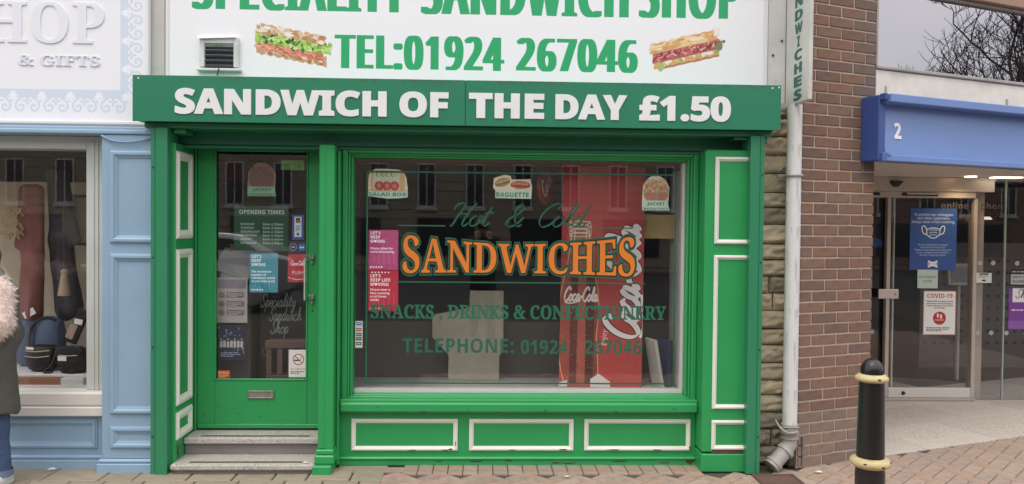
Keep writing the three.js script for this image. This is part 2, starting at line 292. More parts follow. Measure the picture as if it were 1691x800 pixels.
// ---------------------------------------------------------------- ground
structure('ground', new THREE.PlaneGeometry(600, 600).rotateX(-Math.PI / 2).translate(0, -.06, 200), M(.16, .15, .145, .9, { map: T.dirtTone, bumpMap: T.gritBump, bumpScale: .003 }));
const A = 21 * Math.PI / 180, OX = 2.17, OZ = .13, DX = Math.cos(A), DZ = -Math.sin(A);
const fac = (s, n) => [OX + s * DX + n * Math.sin(A), OZ + s * DZ + n * Math.cos(A)];
const lineZ = (x) => OZ + (x - OX) * DZ / DX; // building line of the brick-fronted bank
const pavement = structure('pavement', new THREE.BoxGeometry(40, .05, 9).translate(4, -.033, 4.2), M(.10, .082, .066, .9, { map: T.dirtTone, bumpMap: T.gritBump, bumpScale: .003 }));
{
  // clay and concrete block pavers, each its own piece near the shop fronts
  const tones = [[.42, .31, .24], [.40, .295, .225], [.44, .33, .26], [.39, .30, .24], [.42, .295, .22]].map(([r, g, b]) => M(r, g, b, .88, { map: T.brickTone, bumpMap: T.gritBump, bumpScale: .0012 }));
  const geo = uvBox(cbox(.1955, .05, .0955, .0045)), geoS = uvBox(cbox(.0955, .05, .1955, .0045));
  const spots = [];
  const ok = (x, z) => { // outside shop line, flags and granite
    if (x < -.62) return false;
    const back = x < 1.95 ? .27 : x < OX ? .2 : lineZ(x) - .05;
    return z > back && z < 3.2 && x < 7;
  };
  for (let i = 0; i < 31; i++) { const x = -.58 + i * .1; if (x < 1.44) spots.push([x, .155, 0, true]); }
  const r = Math.SQRT1_2;
  for (let a = -90; a < 90; a++) for (let b = -90; b < 90; b++) {
    const diff = ((a - b) % 4 + 4) % 4; if (diff % 2) continue; // herringbone at 45 degrees
    const u = (diff ? a + .5 : a + 1) * .1, v = (diff ? b : b + .5) * .1, x = (u - v) * r + 1.2, z = (u + v) * r + .4;
    if (ok(x, z)) spots.push([x, z, diff ? Math.PI / 4 : -Math.PI / 4, false]);
  }
  spots.sort((p, q) => (p[1] + .25 * Math.abs(p[0] - 2)) - (q[1] + .25 * Math.abs(q[0] - 2)));
  const rest = [], mtx = new THREE.Matrix4();
  spots.forEach(([x, z, rot, soldier], i) => {
    const y = (soldier ? -.021 : -.025) + .0012 * (rnd() * 2 - 1);
    if (i < 290) {
      const m = new THREE.Mesh(soldier ? geoS : geo, tones[Math.floor(rnd() * 5)]); m.name = i ? 'paver_' + String(i).padStart(3, '0') : 'paver'; m.position.set(x, y, z); m.rotation.set((rnd() - .5) * .012, rot, (rnd() - .5) * .012); m.castShadow = m.receiveShadow = true; pavement.add(m);
    } else rest.push([x, y, z, rot]);
  });
  const inst = new THREE.InstancedMesh(geo, tones[0], rest.length); inst.name = 'paving_field'; inst.userData.kind = 'stuff'; inst.castShadow = inst.receiveShadow = true;
  const e = new THREE.Object3D(), col = new THREE.Color();
  rest.forEach(([x, y, z, rot], i) => { e.position.set(x, y, z); e.rotation.set(0, rot, 0); e.updateMatrix(); inst.setMatrixAt(i, e.matrix); const k = .85 + .3 * rnd(); inst.setColorAt(i, col.setRGB(k, k * (.94 + .1 * rnd()), k)); });
  pavement.add(inst);
  // large worn stone flags at the left
  const flagT = [[.36, .31, .235], [.38, .325, .25], [.34, .295, .225]].map(([r1, g1, b1]) => M(r1, g1, b1, .9, { map: T.stoneTone, bumpMap: T.gritBump, bumpScale: .003 }));
  let fi = 0;
  for (let j = 0; j < 8; j++) {
    const z0 = .12 + j * .26; let x = -6.2 - (j % 2) * .25;
    while (x < -.66) {
      const w = .2 + .16 * rnd(), x1 = Math.min(x + w, -.64), zz = j === 0 ? Math.max(z0, .12) : z0;
      if (x1 - x > .08) { const m = new THREE.Mesh(uvBox(cbox(x1 - x - .010, .05, .25, .006)), flagT[fi % 3]); m.name = fi ? 'paving_slab_' + String(fi).padStart(3, '0') : 'paving_slab'; m.position.set((x + x1) / 2, -.021 + .003 * rnd(), zz + .13); m.rotation.z = (rnd() - .5) * .006; m.castShadow = m.receiveShadow = true; pavement.add(m); fi++; }
      x = x1;
    }
  }
  const kerbRow = new THREE.Mesh(uvBox(B(-.97, -.64, -.05, .001, .06, .2, .006)), flagT[1]); kerbRow.name = 'paving_slab_' + String(fi).padStart(3, '0'); kerbRow.castShadow = kerbRow.receiveShadow = true; pavement.add(kerbRow);
}
const road = structure('road', new THREE.BoxGeometry(120, .04, 14).translate(0, -.045, 15.9), M(.055, .055, .058, .9, { map: T.dirtTone, bumpMap: T.gritBump, bumpScale: .004 }));
structure('far_pavement', B(-60, 60, -.06, .08, 22.95, 40, .02), M(.22, .19, .17, .9, { map: T.dirtTone }));

// ---------------------------------------------------------------- sandwich shop
const shop = thing('sandwich_shop', 'green painted sandwich shop front with white framed panels, door steps and lettered window', 'shop', [-.15, 0, 0]);
{
  const wallM = M(.33, .30, .26, .85, { map: T.stoneTone });
  part(shop, 'wall', [B(-2.235, 2.14, 2.29, 4.6, -.3, -.003, .004), B(-2.235, -2.09, 0, 2.289, -.302, -.20, .004), B(-2.235, -2.09, 0, 2.52, -4.2, -.303, .004), B(1.86, 2.02, 0, 2.289, -.302, -.05, .004), B(1.86, 2.02, 0, 2.52, -4.2, -.303, .004)], wallM);
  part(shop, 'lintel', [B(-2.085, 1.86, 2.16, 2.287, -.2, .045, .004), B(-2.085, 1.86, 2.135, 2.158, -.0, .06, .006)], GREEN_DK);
  // left door reveal, a panelled board seen edge on
  const reveal = part(shop, 'door_reveal', B(-2.085, -2.016, .0, 2.157, -.2, .2, .006), GREEN);
  for (const [y0, y1] of [[1.53, 2.105], [.43, 1.46], [.205, .385]]) part(reveal, 'panel_moulding', mould(-.185, .085, y0, y1, 0, .058, .016).rotateY(Math.PI / 2).translate(-2.016, 0, 0), WHITE_WOOD);
  // middle pilaster with stepped plinth
  const pm = part(shop, 'pilaster', [B(-1.088, -.986, .15, 2.157, -.18, .2, .008), B(-1.04, -.986, .12, 2.13, .2, .206, .003)], GREEN);
  part(pm, 'plinth', [B(-1.096, -.978, .12, .152, -.16, .222, .006), B(-1.10, -.972, .062, .12, -.16, .245, .008), B(-1.106, -.985, 0, .062, .0, .285, .005)], GREEN);
  part(pm, 'edge_bead', [B(-.984, -.966, .02, 2.13, .05, .12, .006)], GREEN);
  // right pilaster
  const pr = part(shop, 'pilaster', B(1.468, 1.855, .13, 2.157, -.12, .2, .008), GREEN);
  for (const [y0, y1] of [[1.53, 2.11], [.425, 1.455], [.15, .348]]) part(pr, 'panel_moulding', mould(1.532, 1.782, y0, y1, .2, .030, .016), WHITE_WOOD);
  part(pr, 'plinth', B(1.462, 1.80, 0, .122, -.1, .214, .006), GREEN);
  // window frame in stepped mouldings
  const fr = part(shop, 'window_frame', [
    ...ring(-.966, 1.468, .38, 2.157, .038, -.1, .05, .008), ...ring(-.929, 1.431, .45, 2.122, .016, -.1, .03, .006),
    ...ring(-.914, 1.416, .455, 2.112, .02, -.1, .012, .007)], GREEN);
  fr.base = shop.base;
  part(fr, 'sill', [B(-.963, 1.466, .372, .44, .0, .115, .012), (() => { const g = B(-.963, 1.466, .436, .458, .0, .1, .004); return g; })()], GREEN);
  part(fr, 'pane', pane(-.896, 1.397, .474, 2.094, -.036, -.030), GLASS);
  part(fr, 'glazing_bead', [B(-.894, 1.395, .4745, .505, -.10, -.04, .003), B(1.372, 1.3965, .505, 2.09, -.10, -.04, .003)], M(.66, .66, .64, .5));
  // lettering and lines on the glass
  const gtxt = M(.014, .10, .06, .5), gline = M(.016, .12, .07, .5), orange = M(.72, .20, .018, .5), black = M(.012, .02, .014, .6);
  part(fr, 'border_line', ring(-.812, 1.332, .54, 2.006, .011, -.0298, -.0288, .0002), gline);
  const lines = [[-.592, -.272, 1.628, 1.637], [.774, 1.027, 1.625, 1.634], [-.6, 1.117, 1.240, 1.249]];
  for (const [x0, x1, y0, y1] of lines) part(fr, 'rule', B(x0, x1, y0, y1, -.0298, -.0288, .0002), gline);
  const warp = (g) => { const p = g.attributes.position; for (let i = 0; i < p.count; i++) { const u = (p.getX(i) + .57) / 1.62, q = (2 * u - 1) ** 2, b = 1.318 - .012 * u - .012 * q, t = 1.512 + .060 * q; p.setY(i, b + (p.getY(i)) * (t - b)); } g.computeVertexNormals(); return g; };
  const lay = (w, z, d) => letters('SANDWICHES', SERIF, -.562, 1.046, 0, 1, z, d, w, 5).map(warp);
  const o1 = lay(.085, -.0297, .0006), o2 = lay(.042, -.0289, .0006), o3 = lay(0, -.0281, .0008);
  o3.forEach((g, i) => { const l = part(fr, 'letter', g, orange); });
  o1.forEach((g, i) => part(fr, 'letter_outline', o1[i], gline)); o2.forEach((g) => part(fr, 'letter_outline', g, black));
  for (const [w, a, b] of [['Hot', -.25, .045], ['&', .13, .285], ['Cold', .35, .71]]) part(fr, 'lettering', penGeometry(w, a, b, 1.632, .16, -.0284, .085, .42), gtxt);
  for (const g of letters('SNACKS , DRINKS & CONFECTIONERY', SERIF, -.778, 1.268, .994, 1.086, -.0297, .001, .002, 4)) part(fr, 'letter', g, M(.016, .135, .075, .5));
  for (const g of [...letters('TELEPHONE:', SANS, -.557, .208, .757, .855, -.0297, .001, 0, 4), ...letters('01924', SANS, .257, .582, .752, .848, -.0297, .001, 0, 4), ...letters('267046', SANS, .70, 1.102, .752, .848, -.0297, .001, 0, 4)]) part(fr, 'letter', g, M(.015, .115, .068, .5));
  // stall riser
  const sr = part(shop, 'stall_riser', B(-.982, 1.468, .055, .378, -.12, .04, .004), GREEN);
  for (const [x0, x1] of [[-.894, -.171], [-.093, .623], [.697, 1.433]]) part(sr, 'panel_moulding', mould(x0, x1, .098, .315, .04, .031, .016), WHITE_WOOD);
  part(sr, 'plinth', [B(-.984, 1.466, 0, .044, -.1, .066, .004), B(-.984, 1.466, .040, .062, -.1, .078, .009)], GREEN);
  // chipped paint down to bare wood
  const chips = (list, z, rot) => list.map(([x, y, w, h]) => { const pts = []; const n = 11; for (let i = 0; i < n; i++) { const a = i / n * 2 * Math.PI, k = .55 + .6 * rnd(); pts.push([x + Math.cos(a) * w * k, y + Math.sin(a) * h * k]); } return extr(polyShape(pts), .0012).translate(0, 0, z); });
  const bare = M(.10, .055, .035, .9, { map: T.brickTone });
  for (const g of chips([[-.05, .03, .05, .006], [.18, .035, .03, .005], [.5, .02, .045, .007], [.6, .018, .06, .006], [.95, .03, .07, .006], [1.25, .02, .05, .005], [-.3, .03, .03, .004], [1.43, .03, .03, .03]], .0655)) part(sr, 'bare_wood', g, bare);
  for (const g of chips([[-.22, .11, .02, .006], [-.25, .105, .03, .004], [.55, .108, .03, .005], [.9, .107, .05, .004], [1.2, .106, .04, .004], [-.48, .104, .03, .003], [-.185, .15, .004, .02], [1.428, .12, .006, .02], [.2, .106, .03, .003]], .0555)) part(sr, 'bare_wood', g, bare);
  for (const g of chips([[-.4, .382, .03, .004], [-.1, .392, .012, .003], [.1, .38, .03, .004], [.42, .39, .01, .006], [.9, .386, .02, .003], [1.3, .40, .02, .003], [-.7, .41, .02, .002]], .1145)) part(fr, 'bare_wood', g, bare);
  part(pr, 'bare_wood', [B(1.535, 1.765, .123, .149, .15, .2025, .004)], M(.17, .10, .07, .95, { map: T.brickTone, bumpMap: T.gritBump, bumpScale: .006 }));
  // granite-look terrazzo steps
  const stepM = M(.52, .485, .45, .8, { map: T.granite, bumpMap: T.gritBump, bumpScale: .001 }), riserM = M(.24, .225, .215, .9, { map: T.dirtTone });
  const s1 = part(shop, 'step', [B(-2.02, -1.098, .032, .07, -.1, .275, .008)], stepM);
  part(s1, 'riser', B(-2.0, -1.11, 0, .031, -.1, .25, .003), riserM);
  const s2 = part(shop, 'step', [B(-2.014, -1.1, .145, .188, -.2, .062, .008)], stepM);
  part(s2, 'riser', B(-2.012, -1.102, .0705, .1445, -.2, .035, .003), riserM);
  // worn grooves: dark grit strips let into the nosings
  for (const [s, y, z] of [[s1, .0705, .215], [s2, .1885, .012]]) part(s, 'grip_strip', Array.from({ length: 34 }, (_, i) => new THREE.BoxGeometry(.026, .003, .02).rotateY(.7).translate(-1.9 + i * .0215, y, z)), M(.03, .03, .03, .9));
  // door
  const dr = part(shop, 'door', [B(-1.996, -1.874, .202, 2.155, -.185, -.14, .004), B(-1.236, -1.105, .202, 2.155, -.185, -.14, .004), B(-1.874, -1.236, .202, .543, -.185, -.1402, .002), B(-1.874, -1.236, 2.145, 2.155, -.185, -.1402, .002)], GREEN);
  part(dr, 'glazing_bead', ring(-1.880, -1.230, .537, 2.150, .014, -.152, -.134, .004), GREEN);
  part(dr, 'pane', pane(-1.872, -1.238, .545, 2.143, -.166, -.160), GLASS);
  part(dr, 'weather_bar', B(-1.99, -1.11, .204, .235, -.139, -.128, .004), GREEN);
  part(dr, 'letter_plate', [...ring(-1.642, -1.462, .414, .468, .008, -.1395, -.128, .002), B(-1.634, -1.470, .422, .460, -.1395, -.134, .001)], M(.36, .33, .29, .45, { metalness: .6, map: T.metalTone }));
  part(dr, 'pull_handle', [cyl(.0065, .0065, .29, -1.244, 1.107, -.095, 12), ...[1.125, 1.38].map((y) => new THREE.CylinderGeometry(.006, .006, .046, 10).rotateX(Math.PI / 2).translate(-1.244, y, -.118))], M(.62, .62, .62, .35, { metalness: .3 }));
  for (const y of [1.405, 1.125]) part(dr, 'lock', [B(-1.218, -1.186, y - .014, y + .018, -.1395, -.118, .004), cyl(.011, .011, .02, -1.2, y - .045, -.132, 12).translate(0, 0, 0), B(-1.222, -1.205, y + .004, y + .02, -.118, -.10, .003)], M(.45, .42, .38, .35, { metalness: .8 }));
  for (const g of chips([[-1.66, .362, .005, .004], [-1.72, .352, .004, .003], [-1.50, .37, .005, .003], [-1.6, .348, .004, .003], [-1.71, .305, .008, .004], [-1.47, .322, .004, .003], [-1.95, .3, .012, .004], [-1.85, .36, .01, .002], [-1.56, .285, .006, .003], [-1.2, 1.03, .008, .01]], -.1395)) part(dr, 'bare_wood', g, bare);
  part(shop, 'door_frame', [B(-2.014, -1.998, .19, 2.157, -.195, -.13, .004), B(-1.1035, -1.09, .19, 2.157, -.195, -.13, .004)], GREEN);
  // screws of the reveal and worn base of the reveal
  for (const g of chips([[-.15, .12, .02, .05], [-.1, .05, .03, .02], [-.02, .1, .015, .03]], 0).map((g) => g.rotateY(Math.PI / 2).translate(-2.0155, 0, 0))) part(reveal, 'bare_wood', g, bare);
}
// roller shutter housing with the offer sign
const sh = thing('shutter_box', 'green metal roller shutter box reading SANDWICH OF THE DAY £1.50, with side guide rails', 'shop sign', [-.15, 2.28, .16]);
{
  // old rain grime in ragged smears along the top edge of the panels
  const panelM = new THREE.MeshStandardMaterial({ roughness: .28, map: canvasTex(2048, 144, (c, W, H) => {
    c.fillStyle = '#2b7c5c'; c.fillRect(0, 0, W, H); const r = seeded(61);
    for (let i = 0; i < 5000; i++) { const x = r() * W, m = n2(x * .006, 3) + .6 * n2(x * .02, 8); if (m < .05) continue; const y = r() * r() * H * .2 * Math.min(1, m + .3); c.fillStyle = r() < .5 ? 'rgba(60,62,48,.13)' : 'rgba(95,90,70,.12)'; c.fillRect(x, y, 2 + 10 * r(), 1 + 2 * r()); }
    for (let i = 0; i < 900; i++) { c.fillStyle = r() < .5 ? 'rgba(30,70,55,.10)' : 'rgba(150,190,170,.10)'; c.fillRect(r() * W, r() * H, 1 + 3 * r(), 1 + 2 * r()); }
  }) });
  part(sh, 'housing', [B(-2.232, 1.917, 2.284, 2.566, 0, .312, .004), B(-2.2, 1.9, 2.246, 2.283, .02, .24, .006)], GREEN_TIN);
  for (const [x0, x1] of [[-2.238, -.1325], [-.1295, 1.923]]) {
    const pg = B(x0, x1, 2.277, 2.570, .313, .321, .0025); { const q = pg.attributes.position, uv = new Float32Array(q.count * 2); for (let i = 0; i < q.count; i++) { uv[2 * i] = (q.getX(i) + 2.238) / 4.161; uv[2 * i + 1] = (q.getY(i) - 2.277) / .293; } pg.setAttribute('uv', new THREE.BufferAttribute(uv, 2)); pg.userData.uvDone = true; }
    const p = part(sh, 'sign_panel', pg, panelM);
    const words = x0 < -1 ? [['SANDWICH', -1.97, -.636], ['OF', -.551, -.241]] : [['THE', -.106, .374], ['DAY', .45, .911], ['£1.50', .995, 1.59]];
    for (const [w, a, b] of words) for (const g of letters(w, SANS, a + .006, b - .006, 2.334, 2.482, .3205, .007, .0065, 8)) part(p, 'letter', g, M(.83, .83, .84, .5, { map: T.paintTone }));
    for (const [x, y] of x0 < -1 ? [[-2.20, 2.549]] : [[1.865, 2.55], [1.908, 2.555]]) part(p, 'screw', new THREE.CylinderGeometry(.006, .006, .004, 10).rotateX(Math.PI / 2).translate(x, y, .322), M(.7, .7, .7, .4));
  }
  for (const [x0, x1, s] of [[-2.148, -2.04, -1], [1.748, 1.842, 1]]) {
    const r = part(sh, 'guide_rail', [s < 0 ? B(x0, x0 + .03, .004, 2.246, .12, .262, .003) : B(x1 - .03, x1, .004, 2.246, .12, .262, .003), s < 0 ? B(x0 + .033, x1, .004, 2.246, .09, .27, .003) : B(x0, x1 - .033, .004, 2.246, .09, .27, .003)], GREEN_TIN);
    for (let k = 0; k < 4; k++) part(r, 'screw', new THREE.CylinderGeometry(.006, .006, .004, 10).rotateX(Math.PI / 2).translate(s < 0 ? x0 + .015 : x1 - .015, .25 + k * .58, .263), DARK);
  }
  for (const g of [B(1.845, 1.88, 2.2, 2.245, .1, .2, .006), B(1.66, 1.745, 2.225, 2.245, .05, .2, .004), B(-2.03, -1.95, 2.215, 2.245, .05, .2, .004)]) part(sh, 'end_bracket', g, GREEN_TIN);
}
// printed name board above
{
  const W = 2048, x0 = -2.127, x1 = 1.907, y0 = 2.5, y1 = 3.62, k = W / (x1 - x0), H = Math.round((y1 - y0) * k);
  const X = (x) => (x - x0) * k, Y = (y) => H - (y - y0) * k;
  const bold = (c, s, a, b, base, cap, col) => { // stems thickened sideways, thin crossbars
    c.save(); c.font = '200px sans-serif'; const asc = 143, smear = 34, gap = 17, total = [...s].reduce((q, ch) => q + c.measureText(ch).width + gap, 0) - gap + smear - 14;
    c.translate(X(a), Y(base)); c.scale((X(b) - X(a)) / total, cap * k / asc); c.fillStyle = col; c.strokeStyle = col; c.lineWidth = 2;
    let x = 0; for (const ch of s) { for (let d = 0; d <= smear; d += 2) c.fillText(ch, x + d, 0); x += c.measureText(ch).width + gap; }
    c.restore();
  };
  const noiseBlob = (c, pts, col, r) => { c.fillStyle = col; c.beginPath(); pts.forEach(([x, y], i) => { const q = [X(x) + (r() - .5) * 3, Y(y) + (r() - .5) * 3]; i ? c.lineTo(...q) : c.moveTo(...q); }); c.closePath(); c.fill(); };
  const along = (p0, p1, wid, f) => { for (let i = 0; i < f.n; i++) { const t = f.r(), s = f.r() - .5, x = p0[0] + (p1[0] - p0[0]) * t, y = p0[1] + (p1[1] - p0[1]) * t + s * wid; f.d(x, y, t, s); } };
  const tex = canvasTex(W, H, (c) => {
    c.fillStyle = '#eeeef1'; c.fillRect(0, 0, W, H);
    const g = '#23a468';
    bold(c, 'SPECIALITY', -1.99, -.56, 3.075, .30, g); bold(c, 'SANDWICH', -.458, .978, 3.072, .30, g); bold(c, 'SHOP', 1.028, 1.735, 3.075, .30, g);
    bold(c, 'TEL:01924', -1.027, .112, 2.693, .225, g); bold(c, '267046', .193, 1.033, 2.697, .218, g);
    const r = seeded(5);
    const ell = (x, y, a, b, rot, col) => { c.fillStyle = col; c.beginPath(); c.ellipse(X(x), Y(y), a * k, b * k, rot, 0, 7); c.fill(); };
    { // salad and ham baguette
      const L = [-1.55, 2.86], R = [-1.06, 2.77], slope = (R[1] - L[1]) / (R[0] - L[0]), yy = (x, d) => L[1] + (x - L[0]) * slope + d;
      const band = (a, b, d0, d1, col) => { const p = []; for (let i = 0; i <= 24; i++) { const x = a + (b - a) * i / 24; p.push([x, yy(x, d1 + .006 * Math.sin(i * 1.9))]); } for (let i = 24; i >= 0; i--) { const x = a + (b - a) * i / 24; p.push([x, yy(x, d0 + .006 * Math.sin(i * 2.3))]); } noiseBlob(c, p, col, r); };
      band(-1.55, -1.08, -.075, -.01, '#c69a72'); for (let i = 0; i < 60; i++) { const x = -1.5 + .4 * r(); ell(x, yy(x, -.045 + (r() - .5) * .04), .012 + .02 * r(), .006 + .007 * r(), .2, ['#d8b695', '#b98a61', '#e4d5c2', '#cfa47c', '#a8764f'][Math.floor(r() * 5)]); }
      band(-1.545, -1.10, -.04, .015, '#c96f55'); for (let i = 0; i < 40; i++) { const x = -1.53 + .42 * r(); c.strokeStyle = ['#e39a80', '#b25a48', '#d9826a', '#f0b59e'][Math.floor(r() * 4)]; c.lineWidth = 3; c.beginPath(); c.ellipse(X(x), Y(yy(x, -.012 + (r() - .5) * .035)), 14 * r() + 6, 5, .2, 0, 4.2); c.stroke(); }
      band(-1.555, -1.05, .012, .075, '#8fb14d'); for (let i = 0; i < 170; i++) { const x = -1.555 + .5 * r(); ell(x, yy(x, .045 + (r() - .5) * .075), .008 + .016 * r(), .005 + .011 * r(), r() * 3, ['#a9cf63', '#b9db79', '#7ea645', '#4b6a3a', '#c6e08e', '#93bd52', '#2e4230'][Math.floor(r() * 7)]); }
      band(-1.52, -1.09, .072, .13, '#c9a078'); band(-1.545, -1.45, .06, .115, '#bf9069'); for (let i = 0; i < 80; i++) { const x = -1.53 + .43 * r(); ell(x, yy(x, .10 + (r() - .5) * .04), .012 + .02 * r(), .006 + .01 * r(), .2, ['#d9b48c', '#c49467', '#e8dccb', '#dcc0a0', '#b5855c', '#efe6da'][Math.floor(r() * 6)]); }
    }
    { // salami baguette, rising to the right
      const L = [1.135, 2.80], slope = .24, yy = (x, d) => L[1] + (x - L[0]) * slope + d;
      const band = (a, b, d0, d1, col) => { const p = []; for (let i = 0; i <= 20; i++) { const x = a + (b - a) * i / 20; p.push([x, yy(x, d1 + .004 * Math.sin(i * 2.1))]); } for (let i = 20; i >= 0; i--) { const x = a + (b - a) * i / 20; p.push([x, yy(x, d0)]); } noiseBlob(c, p, col, r); };
      band(1.15, 1.60, -.085, -.045, '#d9a36e'); band(1.18, 1.60, -.095, -.08, '#b3775a');
      for (let i = 0; i < 26; i++) { const x = 1.17 + .42 * r(); ell(x, yy(x, -.05 + (r() - .5) * .02), .012 + .015 * r(), .008 + .008 * r(), r(), ['#b9cf86', '#8dae5e', '#e8e6d6', '#dfe8c0'][Math.floor(r() * 4)]); }
      ell(1.20, 2.735, .02, .03, .3, '#9fbd6c'); 
      band(1.14, 1.60, -.045, .03, '#b85a56'); for (let i = 0; i < 90; i++) { const x = 1.14 + .46 * r(); c.strokeStyle = ['#d98c86', '#8e3a3f', '#c96a64', '#e7b2aa', '#6a3038'][Math.floor(r() * 5)]; c.lineWidth = 3 + 3 * r(); c.beginPath(); c.moveTo(X(x), Y(yy(x, -.035 + .05 * r()))); c.lineTo(X(x + .03 * r() + .01), Y(yy(x, -.03 + .06 * r()))); c.stroke(); }
      ell(1.60, 2.885, .024, .03, 0, '#74875a'); ell(1.632, 2.92, .01, .011, 0, '#5f7350');
      band(1.125, 1.585, .022, .095, '#dfb47e'); for (let i = 0; i < 70; i++) { const x = 1.14 + .43 * r(); ell(x, yy(x, .06 + (r() - .5) * .05), .02 + .03 * r(), .005 + .009 * r(), -.24, ['#ecd0a2', '#d6a56b', '#f1dcb8', '#cf9a62', '#e6c492'][Math.floor(r() * 5)]); }
      band(1.56, 1.605, .05, .11, '#efe7d6');
    }
  });
  const sb = thing('name_board', 'white shop name board with green telephone number and two printed baguettes', 'shop sign', [-.1, y0, .01]);
  const bd = new THREE.Mesh(sheet(x1 - x0, y1 - y0, .018), printed(tex, .4)); bd.name = 'board'; bd.position.set((x0 + x1) / 2 + .1, (y1 - y0) / 2, 0); bd.castShadow = bd.receiveShadow = true; sb.add(bd);
  for (const [a, b] of [[-2.152, -2.128], [1.908, 1.936]]) part(sb, 'edge_trim', B(a, b, y0, y1, 0, .024, .002), M(.74, .74, .75, .4));
  const tb = thing('trim_board', 'narrow off-white cover board with two screws between name board and hanging sign', 'board', [2.0, 2.3, 0]);
  part(tb, 'board', B(1.94, 2.066, 2.30, 3.62, 0, .018, .003), WHITE_TRIM);
  for (const [x, y] of [[1.975, 2.83], [2.035, 2.93]]) part(tb, 'screw', new THREE.CylinderGeometry(.008, .008, .008, 8).rotateX(Math.PI / 2).translate(x, y, .02), DARK);
}
{ // vent set in the board
  const v = thing('wall_vent', 'square white louvred vent with lifted top flap and dirty sill', 'vent', [-1.79, 2.64, .02]);
  const m = M(.72, .72, .72, .5, { map: T.metalTone });
  part(v, 'frame', [B(-1.918, -1.885, 2.68, 2.88, .0195, .05, .003), B(-1.692, -1.66, 2.68, 2.88, .0195, .05, .003), B(-1.885, -1.692, 2.838, 2.88, .0195, .048, .003)], m);
  part(v, 'backing', B(-1.885, -1.692, 2.672, 2.838, .0195, .0225, .001), M(.02, .023, .03, .7));
  for (let k = 0; k < 5; k++) part(v, 'slat', new THREE.BoxGeometry(.192, .022, .002).rotateX(k > 3 ? .9 : 1.15).translate(-1.7885, 2.69 + k * .034, .033), k === 4 ? m : M(.25, .26, .29, .6, { map: T.metalTone }));
  part(v, 'flap', new THREE.BoxGeometry(.25, .028, .003).rotateZ(.055).rotateX(-.5).translate(-1.80, 2.882, .058), m);
  part(v, 'sill', B(-1.935, -1.642, 2.654, 2.672, .0195, .058, .004), m);
  part(v, 'debris', Array.from({ length: 16 }, (_, i) => cbox(.012 + .012 * rnd(), .008 + .012 * rnd(), .01, .002).rotateZ(rnd()).translate(-1.875 + i * .0115, 2.677, .05)).concat([cbox(.008, .05, .004, .001).rotateZ(-.25).translate(-1.79, 2.645, .06)]), M(.05, .045, .04, .9));
}
{ // hanging sign at right angles to the wall
  const t = thing('projecting_sign', 'pale vertical projecting sign with green downward lettering SANDWICHES above the drainpipe', 'shop sign', [2.1, 2.4, .03]);
  part(t, 'box', B(2.062, 2.088, 2.465, 4.3, .03, .42, .004), M(.66, .66, .63, .5, { map: T.dirtTone }));
  'SANDWICHES'.split('').reverse().forEach((ch, i) => {
    const y = 2.492 + i * .088, [g] = letters(ch, SANS, -.058, ch === 'I' ? -.02 : .058, 0, .064, 0, .002, .002, 6);
    if (ch === 'I') g.translate(.04, 0, 0);
    part(t, 'letter', g.rotateY(-Math.PI / 2).translate(2.0618, y, .245), M(.014, .12, .075, .5));
  });
}
// ---------------------------------------------------------------- interior of the sandwich shop and what hangs in its window
{
  const wl = M(.34, .33, .30, .9, { map: T.dirtTone });
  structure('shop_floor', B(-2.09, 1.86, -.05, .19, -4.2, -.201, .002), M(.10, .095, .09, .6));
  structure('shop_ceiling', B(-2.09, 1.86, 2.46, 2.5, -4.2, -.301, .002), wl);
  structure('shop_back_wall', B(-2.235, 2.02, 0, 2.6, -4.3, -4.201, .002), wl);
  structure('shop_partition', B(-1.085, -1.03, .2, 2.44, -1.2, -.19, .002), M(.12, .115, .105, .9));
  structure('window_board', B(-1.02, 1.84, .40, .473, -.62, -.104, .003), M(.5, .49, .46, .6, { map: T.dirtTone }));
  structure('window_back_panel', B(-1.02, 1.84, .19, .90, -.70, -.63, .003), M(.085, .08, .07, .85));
  const v = single('window_valance', B(-.95, 1.46, 2.06, 2.155, -.13, -.105, .003), M(.13, .035, .035, .7), 'maroon valance strip along the top inside the sandwich shop window', 'valance');
  const post = single('window_post', B(1.40, 1.46, .48, 2.05, -.5, -.105, .004), M(.52, .50, .46, .7), 'pale upright board at right inside edge of sandwich shop window', 'board');
}
